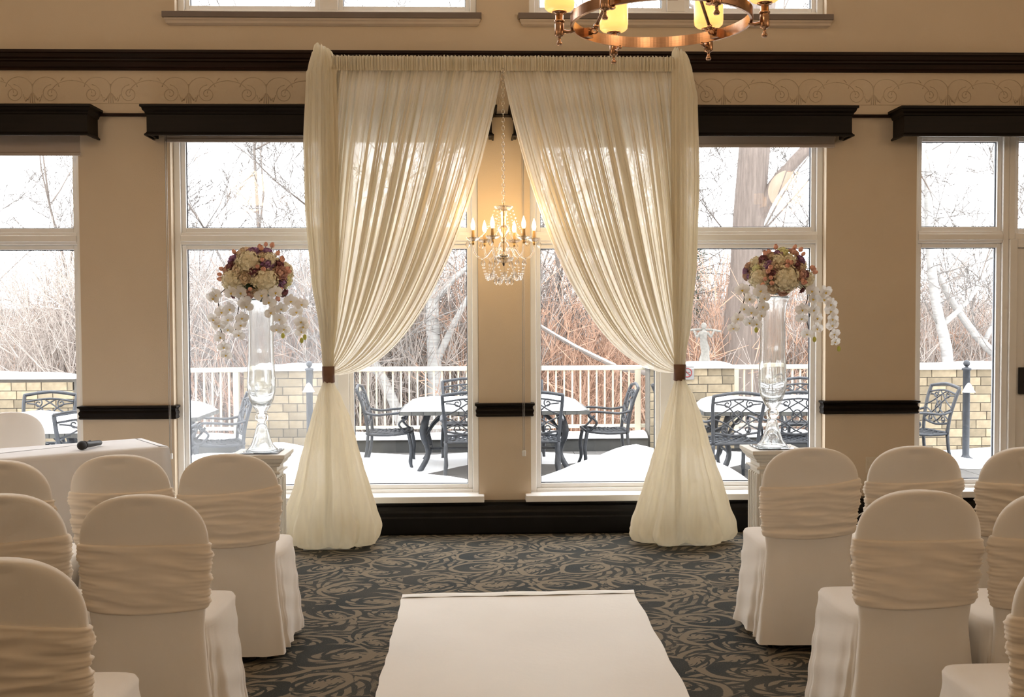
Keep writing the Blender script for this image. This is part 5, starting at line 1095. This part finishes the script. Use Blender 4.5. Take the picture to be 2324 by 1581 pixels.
lo = lg.build('fallen_branch', 'twig', smooth=True); tag(lo, 'fallen branch lined with snow above the middle railing', 'branch')
MB().tube(smooth_path([(0.95, 15.985, 1.325), (1.3, 15.99, 1.115), (1.55, 15.99, 0.975), (2.1, 16.09, 0.71)], 4), [0.012] * 4 + [0.018] * 9, 7).build('snow_line', 'snow', lo, True)
TL = [(-6.8, 20, 6.5, 0.06, 'bare grey tree outside the far left window'), (-3.9, 19, 7.5, 0.065, 'tall bare grey tree behind the left vase'), (-2.9, 23, 8.5, 0.075, 'bare tree rising right of the left vase'),
      (-1.9, 20, 7.0, 0.065, 'bare tree behind the left curtain'), (0.6, 21, 7.5, 0.06, 'bare tree just right of the centre pier'), (1.6, 19, 6.0, 0.08, 'slim bare tree behind the right curtain'),
      (2.6, 24, 8.0, 0.07, 'bare tree left of the pine'), (6.1, 22, 8.0, 0.07, 'bare tree between the maple and the right pier'), (8.6, 21, 9.5, 0.08, 'bare tree with arching twigs outside the far right window'), (-9.5, 26, 6.5, 0.09, 'small bare tree at the left photo edge')]
for k, (x, y, h, r, lb) in enumerate(TL): tree(x, y, h, r, 'twig', 'greytwig', 31 + k, lb, lean=(0.05 * math.sin(k * 2.1), 0), droop=(-0.10 if k in (8, 5) else 0.0), dl=(2 if k in (8, 5) else 9))
rn = random.Random(77)
for k, (x, y) in enumerate(((-8.2, 19.5), (-7.3, 22), (-4.9, 18), (-4.2, 21), (-3.3, 18.5), (-2.2, 18), (-1.5, 22), (0.3, 18), (1.15, 17.6), (1.9, 21), (2.6, 18.6), (3.3, 20), (6.9, 19), (7.4, 23), (8.3, 18.6), (9.3, 20))):
    tree(x, y, rn.uniform(4.4, 6.0), 0.035, 'twig', 'greytwig', 90 + k, 'slender bare sapling rising out of the thicket beyond the railings', lean=(rn.uniform(-.1, .1), 0), group='saplings of the thicket', name='bare_sapling', kids=(3, 3, 2, 1), first=1, ratio=0.5, wob=0.2)
# russet and dun shrubs
def shrub_mesh(seed, n, mt):
    rnd = random.Random(seed); mb = MB()
    for _ in range(n):
        a = rnd.uniform(0, 2 * PI); rr = rnd.random() ** 0.5 * 0.55; p = Vector((rr * math.cos(a), rr * math.sin(a) * 0.7, 0)); d = Vector((math.cos(a) * rnd.uniform(0, .55), math.sin(a) * rnd.uniform(0, .55), 1)).normalized(); L = rnd.uniform(0.65, 1.0)
        pts = [p]
        for i in range(3): d = (d + Vector([rnd.uniform(-.2, .2) for _ in range(3)])).normalized(); pts.append(pts[-1] + d * L / 3)
        mb.tube(pts, [0.0030, 0.0025, 0.0020, 0.0013], 3, caps=False)
        for q in pts[1:]:
            for _k in range(4):
                e = (d + Vector([rnd.uniform(-1, 1) for _ in range(3)]) * 0.9).normalized(); mb.tube([q, q + e * L * rnd.uniform(0.12, 0.32)], [0.0019, 0.0010], 3, caps=False)
    return mb.mesh('bare_shrub', mt, True)
SH = {m: [shrub_mesh(s, 150, m) for s in ((1, 2, 3) if m == 'russet' else (4, 5, 6))] for m in ('russet', 'dun')}
rnd = random.Random(8)
for k in range(88):
    y = rnd.choice((18.2, 19, 20, 21, 22.5, 25, 28)) + rnd.uniform(-0.6, 0.6); x = rnd.uniform(-0.46, 0.58) * y + 0.5; px = x / y
    rus = rnd.random() < (0.7 if (0.02 < px < 0.30 or px < -0.36) else 0.3)
    t = link('bare_shrub', rnd.choice(SH['russet' if rus else 'dun']), None, (x, y, -1.7)); s = (rnd.uniform(2.0, 3.0) if rnd.random() < 0.6 else rnd.uniform(2.8, 4.0)) * (1 + 0.02 * (y - 16)); t.scale = (s * 0.8, s * 0.8, s); t.rotation_euler = (0, 0, rnd.uniform(0, 6))
    tag(t, 'russet leafless shrub in the thicket beyond the railings' if rus else 'dun leafless shrub in the thicket beyond the railings', 'shrub', 'russet shrubs of the thicket' if rus else 'dun shrubs of the thicket')
def pine_tree(x, y, h, w, label, seed):
    rnd = random.Random(seed); t = empty('pine_tree', (x, y, -1.7)); tag(t, label, 'tree', 'evergreen trees'); MB().tube([(0, 0, 0), (0.03, 0, h)], [0.11, 0.03], 8).build('trunk', 'twig', t, True); mb = MB()
    for k in range(150):
        z = h * rnd.uniform(0.25, 1.0); a = rnd.uniform(0, 2 * PI); r = w * (1.05 - z / h) ** 0.6 * rnd.uniform(0.4, 1.0); c = Vector((r * math.cos(a), r * math.sin(a), z - 0.1 * r))
        for _ in range(36):
            d = Vector((math.cos(a) + rnd.uniform(-1, 1), math.sin(a) + rnd.uniform(-1, 1), rnd.uniform(-0.4, 0.9))).normalized(); q = c + Vector([rnd.uniform(-.16, .16) for _ in range(3)]); s = d.orthogonal().normalized() * 0.012
            mb.add([q - s, q + s, q + d * rnd.uniform(0.12, 0.26)], [(0, 1, 2)])
    mb.build('needles', 'pine', t)
pine_tree(4.7, 24, 5.0, 1.05, 'dark green pine behind the statue', 1); pine_tree(-11.5, 25, 3.4, 1.0, 'dark green evergreen at the left edge of the far left window', 2); pine_tree(0.2, 34, 4.3, 1.2, 'evergreen deep behind the centre pier', 3)
